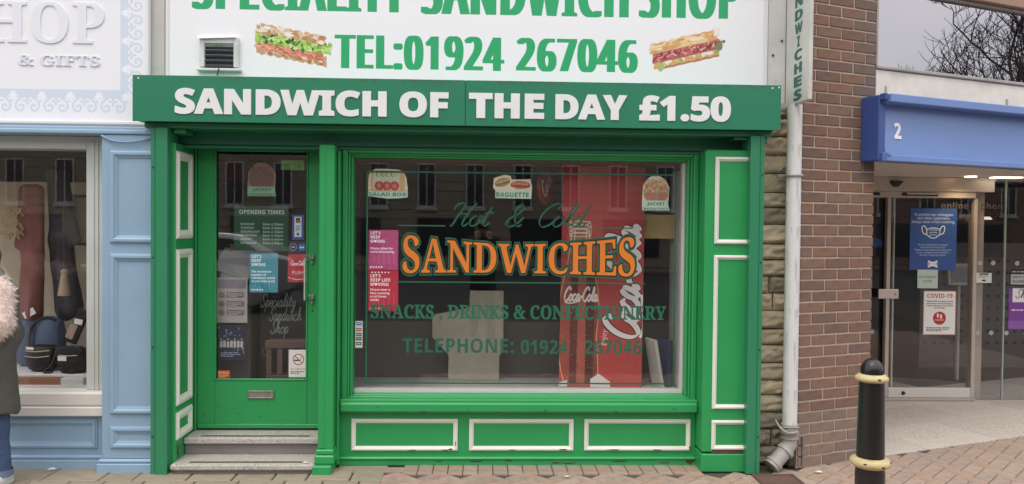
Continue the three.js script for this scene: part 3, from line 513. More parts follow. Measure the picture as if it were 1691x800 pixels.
{ // tall cola banner standing behind the glass
  const w = .60, h = 1.62, px = 900;
  const tex = canvasTex(w * px, h * px, (c, W, H) => {
    const r = seeded(21);
    c.fillStyle = '#b8403c'; c.fillRect(0, 0, W, H);
    for (let i = 0; i < 900; i++) { c.fillStyle = r() < .5 ? 'rgba(120,22,24,.25)' : 'rgba(220,90,80,.22)'; c.beginPath(); c.ellipse(r() * W, r() * H, 1 + 4 * r(), 1 + 3 * r(), 0, 0, 7); c.fill(); }
    // bottle, larger than the banner's left half
    const path = (k) => { c.beginPath(); const P = [[.10, .262], [.09, .30], [.105, .335], [.085, .45], [.01, .56], [-.02, .66], [.0, .78], [-.01, .86], [.02, .93], [.06, .985]].map(([a, b]) => [a * W, b * H]), Q = [[.44, .985], [.47, .93], [.46, .86], [.44, .78], [.47, .66], [.45, .56], [.375, .45], [.345, .335], [.36, .30], [.345, .262]].map(([a, b]) => [a * W, b * H]);
      c.moveTo(...P[0]); for (let i = 1; i < P.length; i++) { const p = P[i - 1], q = P[i]; c.quadraticCurveTo(p[0], p[1], (p[0] + q[0]) / 2, (p[1] + q[1]) / 2); } c.lineTo(...P[P.length - 1]); for (const q of Q) c.lineTo(...q); c.closePath(); };
    path(); c.fillStyle = '#8a3a33'; c.fill(); c.save(); path(); c.clip();
    for (const [x, ww, col] of [[-.02, .14, '#a8483c'], [.12, .09, '#5a241f'], [.21, .10, '#b05a46'], [.31, .10, '#4a1a16'], [.41, .06, '#8a3c2e']]) { c.fillStyle = col; c.globalAlpha = .9; c.fillRect(x * W, .41 * H, ww * W, H); }
    c.globalAlpha = 1; c.fillStyle = '#a9684a'; c.fillRect(0, .25 * H, W, .16 * H);
    for (let i = 0; i < 1500; i++) { const y = .3 + .7 * r(); c.fillStyle = ['#e8b79a', '#4a1512', '#c98265', '#2c0c0b'][Math.floor(r() * 4)]; c.globalAlpha = .55; c.beginPath(); c.ellipse(r() * .5 * W, y * H, 1 + 2.4 * r(), 1 + 2.6 * r(), 0, 0, 7); c.fill(); }
    c.globalAlpha = 1; c.restore();
    path(); c.strokeStyle = '#e0ae74'; c.lineWidth = 6; c.stroke();
    c.strokeStyle = '#e9dccb'; c.lineWidth = 5; for (let i = 0; i < 4; i++) { c.beginPath(); c.ellipse(.222 * W, (.268 + i * .018) * H, (.115 + .012 * (i % 2)) * W, .008 * H, 0, 0, 7); c.stroke(); }
    for (const x of [.12, .16, .30, .335]) { c.beginPath(); c.moveTo(x * W, .3 * H); c.lineTo((x - .004) * W, .40 * H); c.stroke(); }
    penCanvas(c, 'Coca-Cola', .035 * W, .618 * H, .42 * W, .062 * H, .2, '#efe6e0', .3);
    c.strokeStyle = '#efe6e0'; c.lineWidth = 8; c.beginPath(); c.moveTo(.05 * W, .622 * H); c.quadraticCurveTo(.12 * W, .635 * H, .22 * W, .618 * H); c.stroke();
    // vertical wordmark with dark edge
    c.save(); c.translate(.985 * W, .79 * H); c.rotate(-Math.PI / 2);
    for (const [n, col] of [[.27, '#3a0d0e'], [.19, '#f1ebe8']]) { penCanvas(c, 'Coca-Cola', 0, -20, .52 * H, .40 * W, n, col, .28); c.strokeStyle = col; c.lineWidth = n > .2 ? 30 : 20; c.beginPath(); c.moveTo(20, -10); c.bezierCurveTo(60, 34, 180, 10, 300, 0); c.stroke(); }
    text(c, 'Enjoy', -40, -.42 * W, 44, '#ece5e2', { w: 'italic' }); c.restore();
    for (let i = 0; i < 60; i++) { c.fillStyle = '#e2d6d0'; c.globalAlpha = .7; c.beginPath(); c.ellipse(r() * W, r() * H, 1 + 2 * r(), 1 + 2 * r(), 0, 0, 7); c.fill(); } c.globalAlpha = 1;
    c.fillStyle = '#d9d5cf'; for (const [a, b, e] of [[0, .1, .03], [.38, .62, .06]]) { c.beginPath(); c.moveTo(a * W, H); c.lineTo(a * W, (1 - e * .6) * H); c.lineTo((a + .1) * W, (1 - e) * H); c.lineTo(b * W, (1 - e * .4) * H); c.lineTo(b * W, H); c.closePath(); c.fill(); }
  });
  const m = new THREE.Mesh(sheet(w, h, .004), printed(tex, .45)); m.name = 'drinks_banner'; m.position.set(.855, 1.287, -.27); m.rotation.set(-.03, 0, -.012); m.castShadow = m.receiveShadow = true;
  m.userData = { label: 'tall red cola banner with bottle and white script standing behind the window', category: 'banner' }; scene.add(m);
}
{
  const b = single('display_card', extr(polyShape([[-.265, .475], [.118, .475], [.12, .66], [.149, .70], [.147, 1.15], [-.106, 1.15], [-.11, 1.02], [-.37, .97], [-.386, .94], [-.385, .80], [-.262, .665]]), .012, .003).translate(0, 0, -.50), M(.42, .395, .31, .8, { map: T.dirtTone }), 'pale blank cut-out display card standing on the window board', 'display card');
  const disc = thing('bottle_cap_sign', 'dark red round drinks sign with white script hung inside window', 'sign', [.45, 1.93, -.4]);
  const dm = part(disc, 'disc', new THREE.CylinderGeometry(.13, .13, .02, 40).rotateX(Math.PI / 2).rotateY(1.05).translate(.45, 1.93, -.4), M(.28, .03, .025, .35));
  part(disc, 'script', penGeometry('Coca', -.09, .09, -.03, .12, .0108, .16, .3).rotateZ(.9).rotateY(1.05).translate(.45, 1.93, -.4), M(.7, .66, .6, .5));
  single('paper_notice', B(1.08, 1.40, 1.555, 1.73, -.33, -.328, .0005), M(.42, .32, .14, .8), 'yellowed paper notice beside red banner at window edge', 'notice');
  single('blue_folder', B(-.02, .02, 0, .34, -.11, .11, .003).rotateZ(-.0).rotateY(.5).translate(1.31, .474, -.36), M(.03, .05, .11, .6), 'dark blue folder standing in bottom right window corner', 'folder');
  single('leaning_board', B(-.012, .012, 0, .36, -.08, .08, .002).rotateZ(.18).rotateY(.25).translate(1.27, .476, -.25), M(.45, .44, .40, .7), 'pale thin board leaning in bottom right window corner', 'board');
}
const ZI = -.0385; // inside face of the shop window
const doodle = {
  outline: (c, W, H, pts, col, lw) => { c.strokeStyle = col; c.lineWidth = lw; c.beginPath(); pts.forEach(([u, v], i) => (i ? c.lineTo(u * W, (1 - v) * H) : c.moveTo(u * W, (1 - v) * H))); c.closePath(); c.stroke(); },
};
{
  const pts = [[.02, .2], [0, .35], [.03, .72], [.08, .88], [.2, .97], [.5, .97], [.78, .95], [.9, .86], [.96, .7], [1, .35], [1, .05], [.8, .02], [.5, 0], [.2, .05], [.0, .08]];
  cutout('window_sticker', 'printed salad box sticker at top left of sandwich shop window', 'sticker', -.807, -.531, 1.815, 2.026, ZI, pts, 1400, (c, W, H) => {
    const r = seeded(3); c.fillStyle = '#d9c8a0'; c.fillRect(0, 0, W, H); doodle.outline(c, W, H, pts.slice(1, 10), '#e9e2c6', 16);
    c.fillStyle = '#cfae7c'; c.fillRect(.08 * W, .12 * H, .84 * W, .7 * H); c.fillStyle = '#c8cbb2'; c.fillRect(.14 * W, .14 * H, .66 * W, .56 * H);
    for (let i = 0; i < 260; i++) { c.fillStyle = ['#dfe0c8', '#b9c3a2', '#e8e4d0', '#aebb98'][Math.floor(r() * 4)]; c.beginPath(); c.ellipse((.16 + .62 * r()) * W, (.3 + .36 * r()) * H, 4, 2, r() * 3, 0, 7); c.fill(); }
    for (let i = 0; i < 4; i++) { c.fillStyle = '#b7c79a'; c.strokeStyle = '#26382a'; c.lineWidth = 5; c.beginPath(); c.arc((.3 + .12 * i) * W, .2 * H, .07 * W, 0, 7); c.fill(); c.beginPath(); c.arc((.3 + .12 * i) * W, .2 * H, .075 * W, 2, 4.8); c.stroke(); }
    for (let i = 0; i < 3; i++) { c.fillStyle = '#b8443c'; c.beginPath(); c.arc((.29 + .19 * i) * W, .58 * H, .115 * W, 0, 7); c.fill(); c.fillStyle = '#dfa79c'; for (let k = 0; k < 5; k++) { c.beginPath(); c.ellipse((.29 + .19 * i) * W + 14 * Math.cos(k * 1.26), .58 * H + 14 * Math.sin(k * 1.26), 8, 4, k * 1.26, 0, 7); c.fill(); } }
    c.fillStyle = '#bcd8c2'; c.fillRect(0, .76 * H, W, .26 * H); text(c, 'SALAD BOX', .03 * W, .91 * H, 46, '#0f7a4c', { fit: .94 * W });
  });
  const bp = [[.0, .45], [.02, .85], [.3, 1], [.45, .95], [.48, .8], [.95, .82], [1, .5], [.98, .0], [.06, .02], [.06, .35]];
  cutout('window_sticker', 'printed sticker of two filled rolls reading BAGUETTE on the shop window', 'sticker', .055, .325, 1.825, 1.99, ZI, bp, 1400, (c, W, H) => {
    c.fillStyle = '#dcd6c0'; c.fillRect(0, 0, W, H); const r = seeded(4);
    const roll = (x, y, w, h, a, c1, c2) => { c.save(); c.translate(x * W, y * H); c.rotate(a); c.fillStyle = c1; c.beginPath(); c.ellipse(0, 0, w * W, h * H, 0, 0, 7); c.fill(); c.fillStyle = c2; c.fillRect(-w * W * .95, h * H * .1, w * W * 1.9, h * H * .45); for (let i = 0; i < 40; i++) { c.fillStyle = 'rgba(255,230,190,.35)'; c.beginPath(); c.ellipse((r() - .5) * w * W * 1.6, -h * H * .4 * r(), 6, 2, 0, 0, 7); c.fill(); } c.restore(); };
    roll(.24, .32, .2, .18, -.3, '#b58a58', '#6d7d3e'); roll(.7, .42, .26, .17, .03, '#b5774a', '#a24336');
    c.fillStyle = '#c4dac6'; c.fillRect(0, .66 * H, W, .34 * H); text(c, 'BAGUETTE', .07 * W, .93 * H, 60, '#0f7a4c', { fit: .86 * W });
  });
  const jp = [[.02, .02], [0, .25], [.02, .45], [.04, .72], [.2, .9], [.38, 1], [.62, .98], [.85, .85], [.97, .65], [.95, .4], [.93, .22], [.98, .02]];
  const potato = (topping, fade) => (c, W, H) => {
    const r = seeded(9); c.fillStyle = fade ? '#8d6a5c' : '#d8d2bd'; c.fillRect(0, 0, W, H);
    c.fillStyle = fade ? '#6d4038' : '#b07a66'; c.beginPath(); c.ellipse(.5 * W, .48 * H, .44 * W, .34 * H, 0, 0, 7); c.fill();
    for (let i = 0; i < 500; i++) { c.fillStyle = topping[Math.floor(r() * topping.length)]; const x = .5 + (r() - .5) * .8, y = .1 + .36 * r(); c.save(); c.translate(x * W, y * H); c.rotate(r() * 3); c.fillRect(0, 0, 15, 4); c.restore(); }
    c.fillStyle = fade ? '#7fae8f' : '#bfd8c4'; c.fillRect(.02 * W, .70 * H, W, .3 * H); text(c, 'JACKET', .2 * W, .83 * H, 40, '#136b49', { fit: .62 * W }); text(c, 'POTATOES', .06 * W, .98 * H, 40, '#136b49', { fit: .88 * W });
  };
  cutout('window_sticker', 'cheese-topped jacket potatoes sticker at top right of shop window', 'sticker', 1.09, 1.288, 1.748, 2.0, ZI, jp, 1400, potato(['#cfc98a', '#e2dca8', '#b7ad6a', '#b0503c', '#97402f', '#ddd39a']));
  cutout('door_sticker', 'dark jacket potatoes sticker at the top of the green door glass', 'sticker', -1.662, -1.457, 1.822, 2.064, -.168, jp, 1400, potato(['#6a3c34', '#7d4a3e', '#54302c', '#83584a'], true));
}
const keep = (bg, head, body, foot) => (c, W, H) => {
  const r = seeded(head.length * 7 + body.length); c.fillStyle = bg; c.fillRect(0, 0, W, H); c.fillStyle = 'rgba(255,255,255,.12)'; for (let i = 0; i < 5; i++) c.fillRect(W * (.15 + .17 * i), H * (.5 + .1 * r()), W * .06, H * .3);
  const u = H * .112; head.forEach((s, i) => { const y = u * (1.0 + i * .93) + (foot ? H * .06 : 0), [a, b] = s.split('♥'); text(c, a, W * .06, y, u * .95, '#fff', {}); if (b) { c.font = 'bold ' + u * .95 + 'px sans-serif'; const x = W * .06 + c.measureText(a).width + u * .4; c.fillStyle = '#fff'; c.beginPath(); c.moveTo(x, y); c.bezierCurveTo(x - u * .7, y - u * .45, x - u * .25, y - u * .9, x, y - u * .5); c.bezierCurveTo(x + u * .25, y - u * .9, x + u * .7, y - u * .45, x, y); c.fill(); text(c, b, x + u * .4, y, u * .95, '#fff', {}); } });
  body.forEach((s, i) => text(c, s, W * .06, H * (foot ? .50 : .49) + i * u * .74, u * .66, '#fff', {}));
  if (foot) for (let i = 0; i < 6; i++) { c.fillStyle = '#fff'; c.fillRect(W * (.1 + .11 * i), H * .035, W * .05, H * .03); }
  for (let i = 0; i < 5; i++) { c.fillStyle = '#fff'; c.fillRect(W * (.06 + .09 * i), H * .915, W * .05, H * .035); }
};
poster('window_poster', 'pink LET\'S KEEP GOING social distancing poster inside the shop window', 'poster', -.797, -.594, 1.326, 1.600, ZI, 1300, keep('#b8467f', ["LET'S", 'KEEP', 'G♥ING'], ['Please allow for', 'social distancing']));
poster('window_poster', "red LET'S KEEP LIFE MOVING face covering poster below the pink one", 'poster', -.797, -.592, 1.040, 1.322, ZI - .003, 1300, keep('#c0283f', ["LET'S", 'KEEP LIFE', 'M♥VING'], ['Please wear a', 'face covering', 'at all times', 'inside'], true));
poster('payment_sticker', 'narrow strip of card payment logos at left edge of shop window', 'sticker', -.884, -.834, .787, .971, ZI, 2000, (c, W, H) => { c.fillStyle = '#dfe3e2'; c.fillRect(0, 0, W, H); [['#2f6fa8', .1], ['#b5482e', .32], ['#27406e', .5], ['#222', .66], ['#3c6a44', .84]].forEach(([k, v]) => { c.fillStyle = k; c.fillRect(W * .14, H * (v - .06), W * .72, H * .12); c.fillStyle = '#fff'; c.fillRect(W * .25, H * (v - .012), W * .5, H * .02); }); });
// on and behind the door glass
const ZD = -.168;
poster('opening_times_sign', 'dark green OPENING TIMES sign on the door glass listing Monday to Saturday hours', 'sign', -1.753, -1.376, 1.446, 1.758, ZD, 1700, (c, W, H) => {
  c.fillStyle = '#1d4a34'; c.fillRect(0, 0, W, H); text(c, 'OPENING TIMES', .09 * W, .18 * H, 70, '#b9c9bd', { fit: .84 * W });
  [['MONDAY', '8am-2.30pm'], ['TUESDAY', '8am-3.00pm'], ['WEDNESDAY', '8am-2.30pm'], ['THURSDAY', '8am-2.30pm'], ['FRIDAY', '8am-3.00pm'], ['SATURDAY', '8am-2.00pm']].forEach(([d, h], i) => { text(c, d, .12 * W, (.43 + .085 * i) * H, 38, '#a9bdaf'); text(c, h, .53 * W, (.43 + .085 * i) * H, 38, '#a9bdaf', { fit: .38 * W }); });
});
poster('hygiene_rating_sticker', 'small yellow-green rating sticker at top right of door glass', 'sticker', -1.429, -1.266, 2.012, 2.082, ZD, 1500, (c, W, H) => { c.fillStyle = '#5f9a2e'; c.fillRect(0, 0, W, H); c.fillStyle = '#76ae35'; c.fillRect(4, 4, W - 8, H * .3); c.strokeStyle = '#26491c'; c.lineWidth = 3; c.strokeRect(W * .05, H * .4, W * .55, H * .5); text(c, '0', .68 * W, .86 * H, 66, '#1e3413'); });
poster('payment_sticker', 'tall blue contactless card sticker on the door glass beside opening times', 'sticker', -1.350, -1.268, 1.523, 1.70, ZD, 1700, (c, W, H) => { c.fillStyle = '#1c4f94'; c.fillRect(0, 0, W, H); c.fillStyle = '#d6dbe0'; c.fillRect(W * .2, H * .08, W * .6, H * .8); c.fillStyle = '#3a2a2e'; c.fillRect(W * .32, H * .12, W * .36, H * .2); c.fillStyle = '#c0703a'; c.fillRect(W * .4, H * .22, W * .2, H * .08); greek(c, W * .3, H * .42, W * .42, H * .05, 5, '#556', seeded(2)); c.fillStyle = '#334'; c.fillRect(W * .4, H * .72, W * .2, H * .1); });
poster('payment_sticker', 'small dark blue double logo sticker above the red PUSH sticker', 'sticker', -1.372, -1.248, 1.43, 1.515, ZD, 1700, (c, W, H) => { c.fillStyle = '#16223f'; c.fillRect(0, 0, W, H); c.strokeStyle = '#b8c2d4'; c.lineWidth = 5; c.beginPath(); c.arc(W * .25, H * .5, H * .27, 0, 7); c.stroke(); c.fillStyle = '#b8c2d4'; c.fillRect(W * .16, H * .44, W * .18, H * .12); c.fillStyle = '#2e70c0'; c.fillRect(W * .56, H * .22, W * .34, H * .56); c.fillStyle = '#cfe0f2'; c.fillRect(W * .6, H * .45, W * .26, H * .12); });
poster('door_poster', "teal LET'S KEEP GOING customer limit poster on the green door glass", 'poster', -1.643, -1.446, 1.153, 1.426, ZD, 1400, keep('#3f93a8', ["LET'S", 'KEEP', 'G♥ING'], ['The maximum', 'number of', 'customers inside', 'at one time is [2]']));
poster('push_sticker', 'red cola PUSH sticker beside the door handle', 'sticker', -1.378, -1.241, 1.227, 1.424, ZD, 1700, (c, W, H) => { c.fillStyle = '#b8262e'; c.fillRect(0, 0, W, H); penCanvas(c, 'Coca-Cola', W * .12, H * .4, W * .74, H * .16, .17, '#f3e4e2', .3); text(c, 'PUSH', W * .2, H * .72, 56, '#f3e4e2', { w: 'normal', fit: W * .6 }); c.strokeStyle = '#f3e4e2'; c.lineWidth = 7; c.beginPath(); c.moveTo(0, H * .82); c.quadraticCurveTo(W * .5, H * .98, W, H * .84); c.stroke(); });
poster('no_smoking_sign', 'white NO SMOKING notice at bottom right of the door glass', 'sign', -1.369, -1.232, .556, .751, ZD, 1700, (c, W, H) => { c.fillStyle = '#d9d9d6'; c.fillRect(0, 0, W, H); c.fillStyle = '#e9e9e6'; c.fillRect(5, 5, W - 10, H - 10); c.fillStyle = '#222'; c.fillRect(W * .28, H * .36, W * .3, H * .05); c.strokeStyle = '#444'; c.lineWidth = 4; c.beginPath(); c.moveTo(W * .6, H * .36); c.quadraticCurveTo(W * .7, H * .28, W * .58, H * .24); c.stroke(); c.strokeStyle = '#c33528'; c.lineWidth = 11; c.beginPath(); c.arc(W * .5, H * .35, W * .27, 0, 7); c.stroke(); c.beginPath(); c.moveTo(W * .31, H * .22); c.lineTo(W * .69, H * .48); c.stroke(); text(c, 'NO SMOKING', W * .1, H * .73, 30, '#c33528', { w: 'normal', fit: W * .8 }); greek(c, W * .1, H * .78, W * .8, H * .06, 2, '#222', seeded(8)); });
poster('door_sticker', 'small orange and red sticker at bottom left of door glass', 'sticker', -1.862, -1.778, .548, .602, ZD, 2000, (c, W, H) => { c.fillStyle = '#d0442a'; c.fillRect(0, 0, W, H); c.fillStyle = '#e8a23c'; for (let i = 0; i < 3; i++) { c.beginPath(); c.arc(W * (.2 + .3 * i), H * .3, H * .22, 0, 7); c.fill(); } greek(c, W * .05, H * .62, W * .9, H * .16, 2, '#f0d8b0', seeded(6)); });
poster('chalkboard', 'black chalkboard with looping chalk handwriting behind the door glass', 'chalkboard', -1.64, -1.12, .42, 1.14, -.42, 900, (c, W, H) => { c.fillStyle = '#161a1a'; c.fillRect(0, 0, W, H); penCanvas(c, 'Speciality', W * .0, H * .16, W * .5, 90, .1, '#8b9290', .3); penCanvas(c, 'Sandwich', W * .12, H * .30, W * .46, 90, .1, '#8b9290', .3); penCanvas(c, 'Shop', W * .14, H * .43, W * .26, 90, .1, '#8b9290', .3); c.strokeStyle = '#6b7270'; c.lineWidth = 6; c.beginPath(); c.arc(W * .08, H * .62, 24, 0, 7); c.stroke(); });
poster('notice_paper', 'grey printed notice sheet behind left of door glass', 'notice', -1.90, -1.68, .93, 1.25, -.24, 900, (c, W, H) => { const r = seeded(31); c.fillStyle = '#b5aead'; c.fillRect(0, 0, W, H); c.fillStyle = '#8d8390'; c.fillRect(W * .05, H * .04, W * .9, H * .2); for (let i = 0; i < 3; i++) { c.fillStyle = '#7f727c'; c.fillRect(W * .35, H * (.32 + .2 * i), W * .55, H * .12); greek(c, W * .38, H * (.35 + .2 * i), W * .48, H * .03, 3, '#ccc', r); c.fillStyle = '#96847a'; c.beginPath(); c.arc(W * .18, H * (.38 + .2 * i), W * .1, 0, 7); c.fill(); } });
poster('event_poster', 'dark blue event poster with group of figures behind door glass', 'poster', -1.885, -1.70, .665, .91, -.24, 900, (c, W, H) => { const r = seeded(32); c.fillStyle = '#1d2a46'; c.fillRect(0, 0, W, H); for (let i = 0; i < 60; i++) { c.fillStyle = ['#3a4c74', '#52648c', '#121a2e', '#8b8a9a'][Math.floor(r() * 4)]; c.fillRect(r() * W, r() * H, 10, 14); } for (let i = 0; i < 7; i++) { c.fillStyle = '#9a8378'; c.beginPath(); c.arc(W * (.12 + .13 * i), H * (.4 + .05 * (i % 2)), 8, 0, 7); c.fill(); c.fillStyle = '#c5c2bd'; c.fillRect(W * (.07 + .13 * i), H * .46, W * .1, H * .18); } greek(c, W * .1, H * .78, W * .8, H * .05, 3, '#aab', r); });
single('red_wall_sign', B(-2.0, -1.80, 1.95, 2.10, -.60, -.59, .002), M(.24, .03, .035, .5), 'dark red sign high behind the left of the door glass', 'sign');
{
  const nn = ['crumpled newspaper leaning behind left of door glass', 'white folded leaflet on pile behind door glass', 'tan cardboard carton on pile behind door glass'];
  single('newspaper', B(-.12, .12, -.01, .01, -.1, .1, .004).rotateX(1.0).rotateZ(-.35).translate(-1.82, 1.34, -.4), M(.42, .41, .39, .9), nn[0], 'newspaper');
  single('leaflet', B(-.1, .1, -.006, .006, -.07, .07, .003).rotateX(1.2).rotateZ(-.15).translate(-1.80, 1.27, -.36), M(.5, .49, .47, .9), nn[1], 'leaflet');
  single('carton', B(-.06, .06, 0, .06, -.05, .05, .004).rotateY(.4).translate(-1.83, 1.42, -.5), M(.36, .24, .16, .9), nn[2], 'carton');
  single('interior_shelf', B(-2.08, -1.72, .2, 1.22, -.9, -.45, .005), M(.16, .15, .14, .8), 'grey shelf unit just inside left of the door', 'shelf');
  for (let k = 0; k < 2; k++) {
    const c = thing('crate', k ? 'upper brown slatted crate stacked behind the door glass' : 'lower brown slatted crate on floor behind door glass', 'crate', [-1.38, .2 + k * .32, -.34]);
    const m = M(.12, .065, .055, .7), y = .2 + k * .32;
    part(c, 'base', B(-1.56, -1.2, y, y + .03, -.40, -.28, .003), m);
    for (let i = 0; i < 5; i++) part(c, 'slat', B(-1.56 + i * .0775, -1.52 + i * .0775, y + .031, y + .22, -.30, -.285, .003), m);
    part(c, 'rim', B(-1.565, -1.195, y + .221, y + .28, -.41, -.275, .006), m);
  }
}
// ---------------------------------------------------------------- stone strip, drainpipe, cover
{
  const t = thing('stone_wall', 'narrow strip of weathered rock-faced stone blocks between green shopfront and drainpipe', 'wall', [2.05, 0, .04]);
  part(t, 'mortar', B(1.86, 2.215, 0, 2.5, -.3, .012, .002), M(.12, .105, .085, .95, { bumpMap: T.gritBump, bumpScale: .004 }));
  const tones = [[.66, .54, .40], [.60, .50, .37], [.68, .57, .42], [.38, .33, .265], [.62, .53, .41]].map(([r, g, b]) => M(r, g, b, .92, { map: T.stoneTone, bumpMap: T.gritBump, bumpScale: .004 }));
  let y = .0, i = 0;
  while (y < 2.42) {
    const h = .10 + .035 * rnd(), low = y < .35;
    let x = 1.862; const cuts = rnd() < .15 ? [1.96 + .1 * rnd(), 2.212] : [2.212];
    for (const e of cuts) {
      const g = new THREE.BoxGeometry(e - x - .008, h - .006, .05, 16, 8, 1), p = g.attributes.position;
      for (let k = 0; k < p.count; k++) if (p.getZ(k) > 0) { const ex = Math.abs(p.getX(k)) > (e - x - .01) / 2 - .006 || Math.abs(p.getY(k)) > (h - .006) / 2 - .003; p.setZ(k, .016 + (ex ? .0 : .016 + .014 * n3(p.getX(k) * 9 + i, p.getY(k) * 22, i * 3.1) + .011 * Math.abs(n3(p.getX(k) * 22, p.getY(k) * 60, i * 5.3)) + .006 * n3(p.getX(k) * 60, p.getY(k) * 90, i))); }
      g.computeVertexNormals(); g.translate((x + e) / 2, y + h / 2, .008);
      part(t, 'stone_block', g, tones[low ? 3 : Math.floor(rnd() * 5)]); x = e; i++;
    }
    y += h;
  }
  const wire = new THREE.TubeGeometry(new THREE.CatmullRomCurve3([[1.9, 2.17, .06], [1.93, 2.07, .12], [1.99, 2.03, .13], [2.03, 2.08, .1], [2.04, 2.14, .07]].map((p) => new THREE.Vector3(...p))), 24, .003, 6);
  single('loose_cable', wire, M(.35, .34, .32, .6), 'thin loose looped cable under the shutter box against the stones', 'cable');
}
{
  const t = thing('drainpipe', 'white peeling drainpipe with grey angled outlet beside the brick wall', 'drainpipe', [2.08, 0, .14]);
  const pm = M(.68, .68, .67, .5, { map: T.pipeTone, bumpMap: T.paintBump, bumpScale: .002 }), gm = M(.40, .38, .35, .6, { map: T.dirtTone });
  const X = 2.083, Z = .15, R = .049;
  part(t, 'pipe', cyl(R, R, 2.2, X, .27, Z, 28), pm);
  const br = part(t, 'bracket', [new THREE.TorusGeometry(R + .006, .008, 8, 28).rotateX(Math.PI / 2).scale(1, 1.4, 1).translate(X, 1.995, Z), B(X - .095, X + .09, 1.985, 2.007, .085, .11, .003)], M(.36, .36, .35, .5, { metalness: .4 }));
  part(t, 'collar', [cyl(R + .008, R + .008, .05, X, .262, Z, 28), cyl(R + .014, R + .014, .016, X, .25, Z, 28), cyl(R + .012, R + .012, .014, X, .215, Z, 28), new THREE.TorusGeometry(R + .012, .006, 8, 28).rotateX(1.3).translate(X, .285, Z)], gm);
  const el = part(t, 'elbow', new THREE.TubeGeometry(new THREE.CatmullRomCurve3([[X, .265, Z], [X, .2, Z], [X - .012, .16, Z + .005], [X - .05, .115, Z + .015]].map((p) => new THREE.Vector3(...p))), 20, R + .002, 24), gm);
  const dir = new THREE.Vector3(-.70, -.62, .24).normalize(), q = new THREE.Quaternion().setFromUnitVectors(new THREE.Vector3(0, 1, 0), dir);
  const seg = (r, h, d) => { const o = new THREE.Vector3(X - .032, .13, Z + .012).addScaledVector(dir, d); return new THREE.CylinderGeometry(r, r, h, 26, 1, false).applyQuaternion(q).translate(o.x, o.y, o.z); };
  part(t, 'outlet', [seg(R + .001, .16, .065), seg(R + .012, .028, .0), seg(R + .010, .020, .118), seg(R + .006, .02, .140)], gm);
  part(t, 'clip', new THREE.TubeGeometry(new THREE.CatmullRomCurve3([[X - .09, .33, Z - .02], [X - .075, .29, Z + .05], [X - .03, .265, Z + .07], [X + .03, .27, Z + .06]].map((p) => new THREE.Vector3(...p))), 20, .007, 8), gm);
  single('base_stone', B(2.075, 2.2, 0, .235, .04, .13, .02), M(.085, .08, .075, .95, { map: T.stoneTone, bumpMap: T.gritBump, bumpScale: .006 }), 'dark weathered stone block at the foot of the drainpipe', 'stone');
  const gc = thing('gully_cover', 'rusty brown drain cover set in paving below the drainpipe', 'drain cover', [1.92, 0, .42]);
  part(gc, 'frame', ring(1.78, 2.06, -.2, .02, .02, -.012, .012, .002).map((g) => g.rotateX(-Math.PI / 2).translate(0, 0, .30)), M(.13, .075, .055, .85, { map: T.brickTone }));
  part(gc, 'plate', B(1.80, 2.04, -.01, .0075, .30, .48, .002), M(.16, .085, .06, .9, { map: T.brickTone, bumpMap: T.gritBump, bumpScale: .004 }));
}
// ---------------------------------------------------------------- bank on the right: its front turns away by 21 degrees
const OB = [OX, 0, OZ];
{
  const t = thing('brick_wall', 'reddish brown brick pier with cream mortar joints between drainpipe and bank entrance', 'wall', OB, undefined, A);
  part(t, 'mortar', B(-.03, .628, 0, 3.95, -.25, -.007, .002), M(.64, .52, .41, .95, { map: T.dirtTone, bumpMap: T.gritBump, bumpScale: .003 }));
  const mk = (r, g, b) => M(r, g, b, .88, { map: T.brickTone, bumpMap: T.gritBump, bumpScale: .0022 });
  const red = [[.245, .145, .108], [.22, .13, .099], [.26, .155, .113], [.20, .125, .098], [.265, .148, .102]].map((c) => mk(...c)), soot = [[.195, .135, .112], [.205, .14, .115], [.18, .13, .11]].map((c) => mk(...c)), low = [[.24, .178, .15], [.27, .195, .16], [.29, .2, .155]].map((c) => mk(...c));
  const shapes = {}, geo = (w) => (shapes[w.toFixed(3)] ??= uvBox(cbox(w, .0645, .05, .0035)));
  let k = 0;
  for (let j = 0; j < 50; j++) {
    const y = .004 + j * .0755; let x = -.026; let first = j % 2 ? .102 : .215;
    while (x < .62) {
      const w = Math.min(first, .632 - x); first = .215;
      if (w > .03) {
        const mats = (x + w > .55 && y > 1.9 && y < 3.3) || (x > .3 && y > 2.2 && y < 2.75 && rnd() < .5) ? soot : y < .36 ? low : red;
        const m = new THREE.Mesh(geo(w), mats[Math.floor(rnd() * mats.length)]); m.name = k ? 'brick_' + String(k).padStart(3, '0') : 'brick'; k++;
        m.position.set(x + w / 2, y + .0375, -.025 + .0016 * (rnd() * 2 - 1)); m.rotation.set((rnd() - .5) * .008, (rnd() - .5) * .01, (rnd() - .5) * .006); m.castShadow = m.receiveShadow = true; t.add(m);
      }
      x += w + .0105;
    }
  }
}
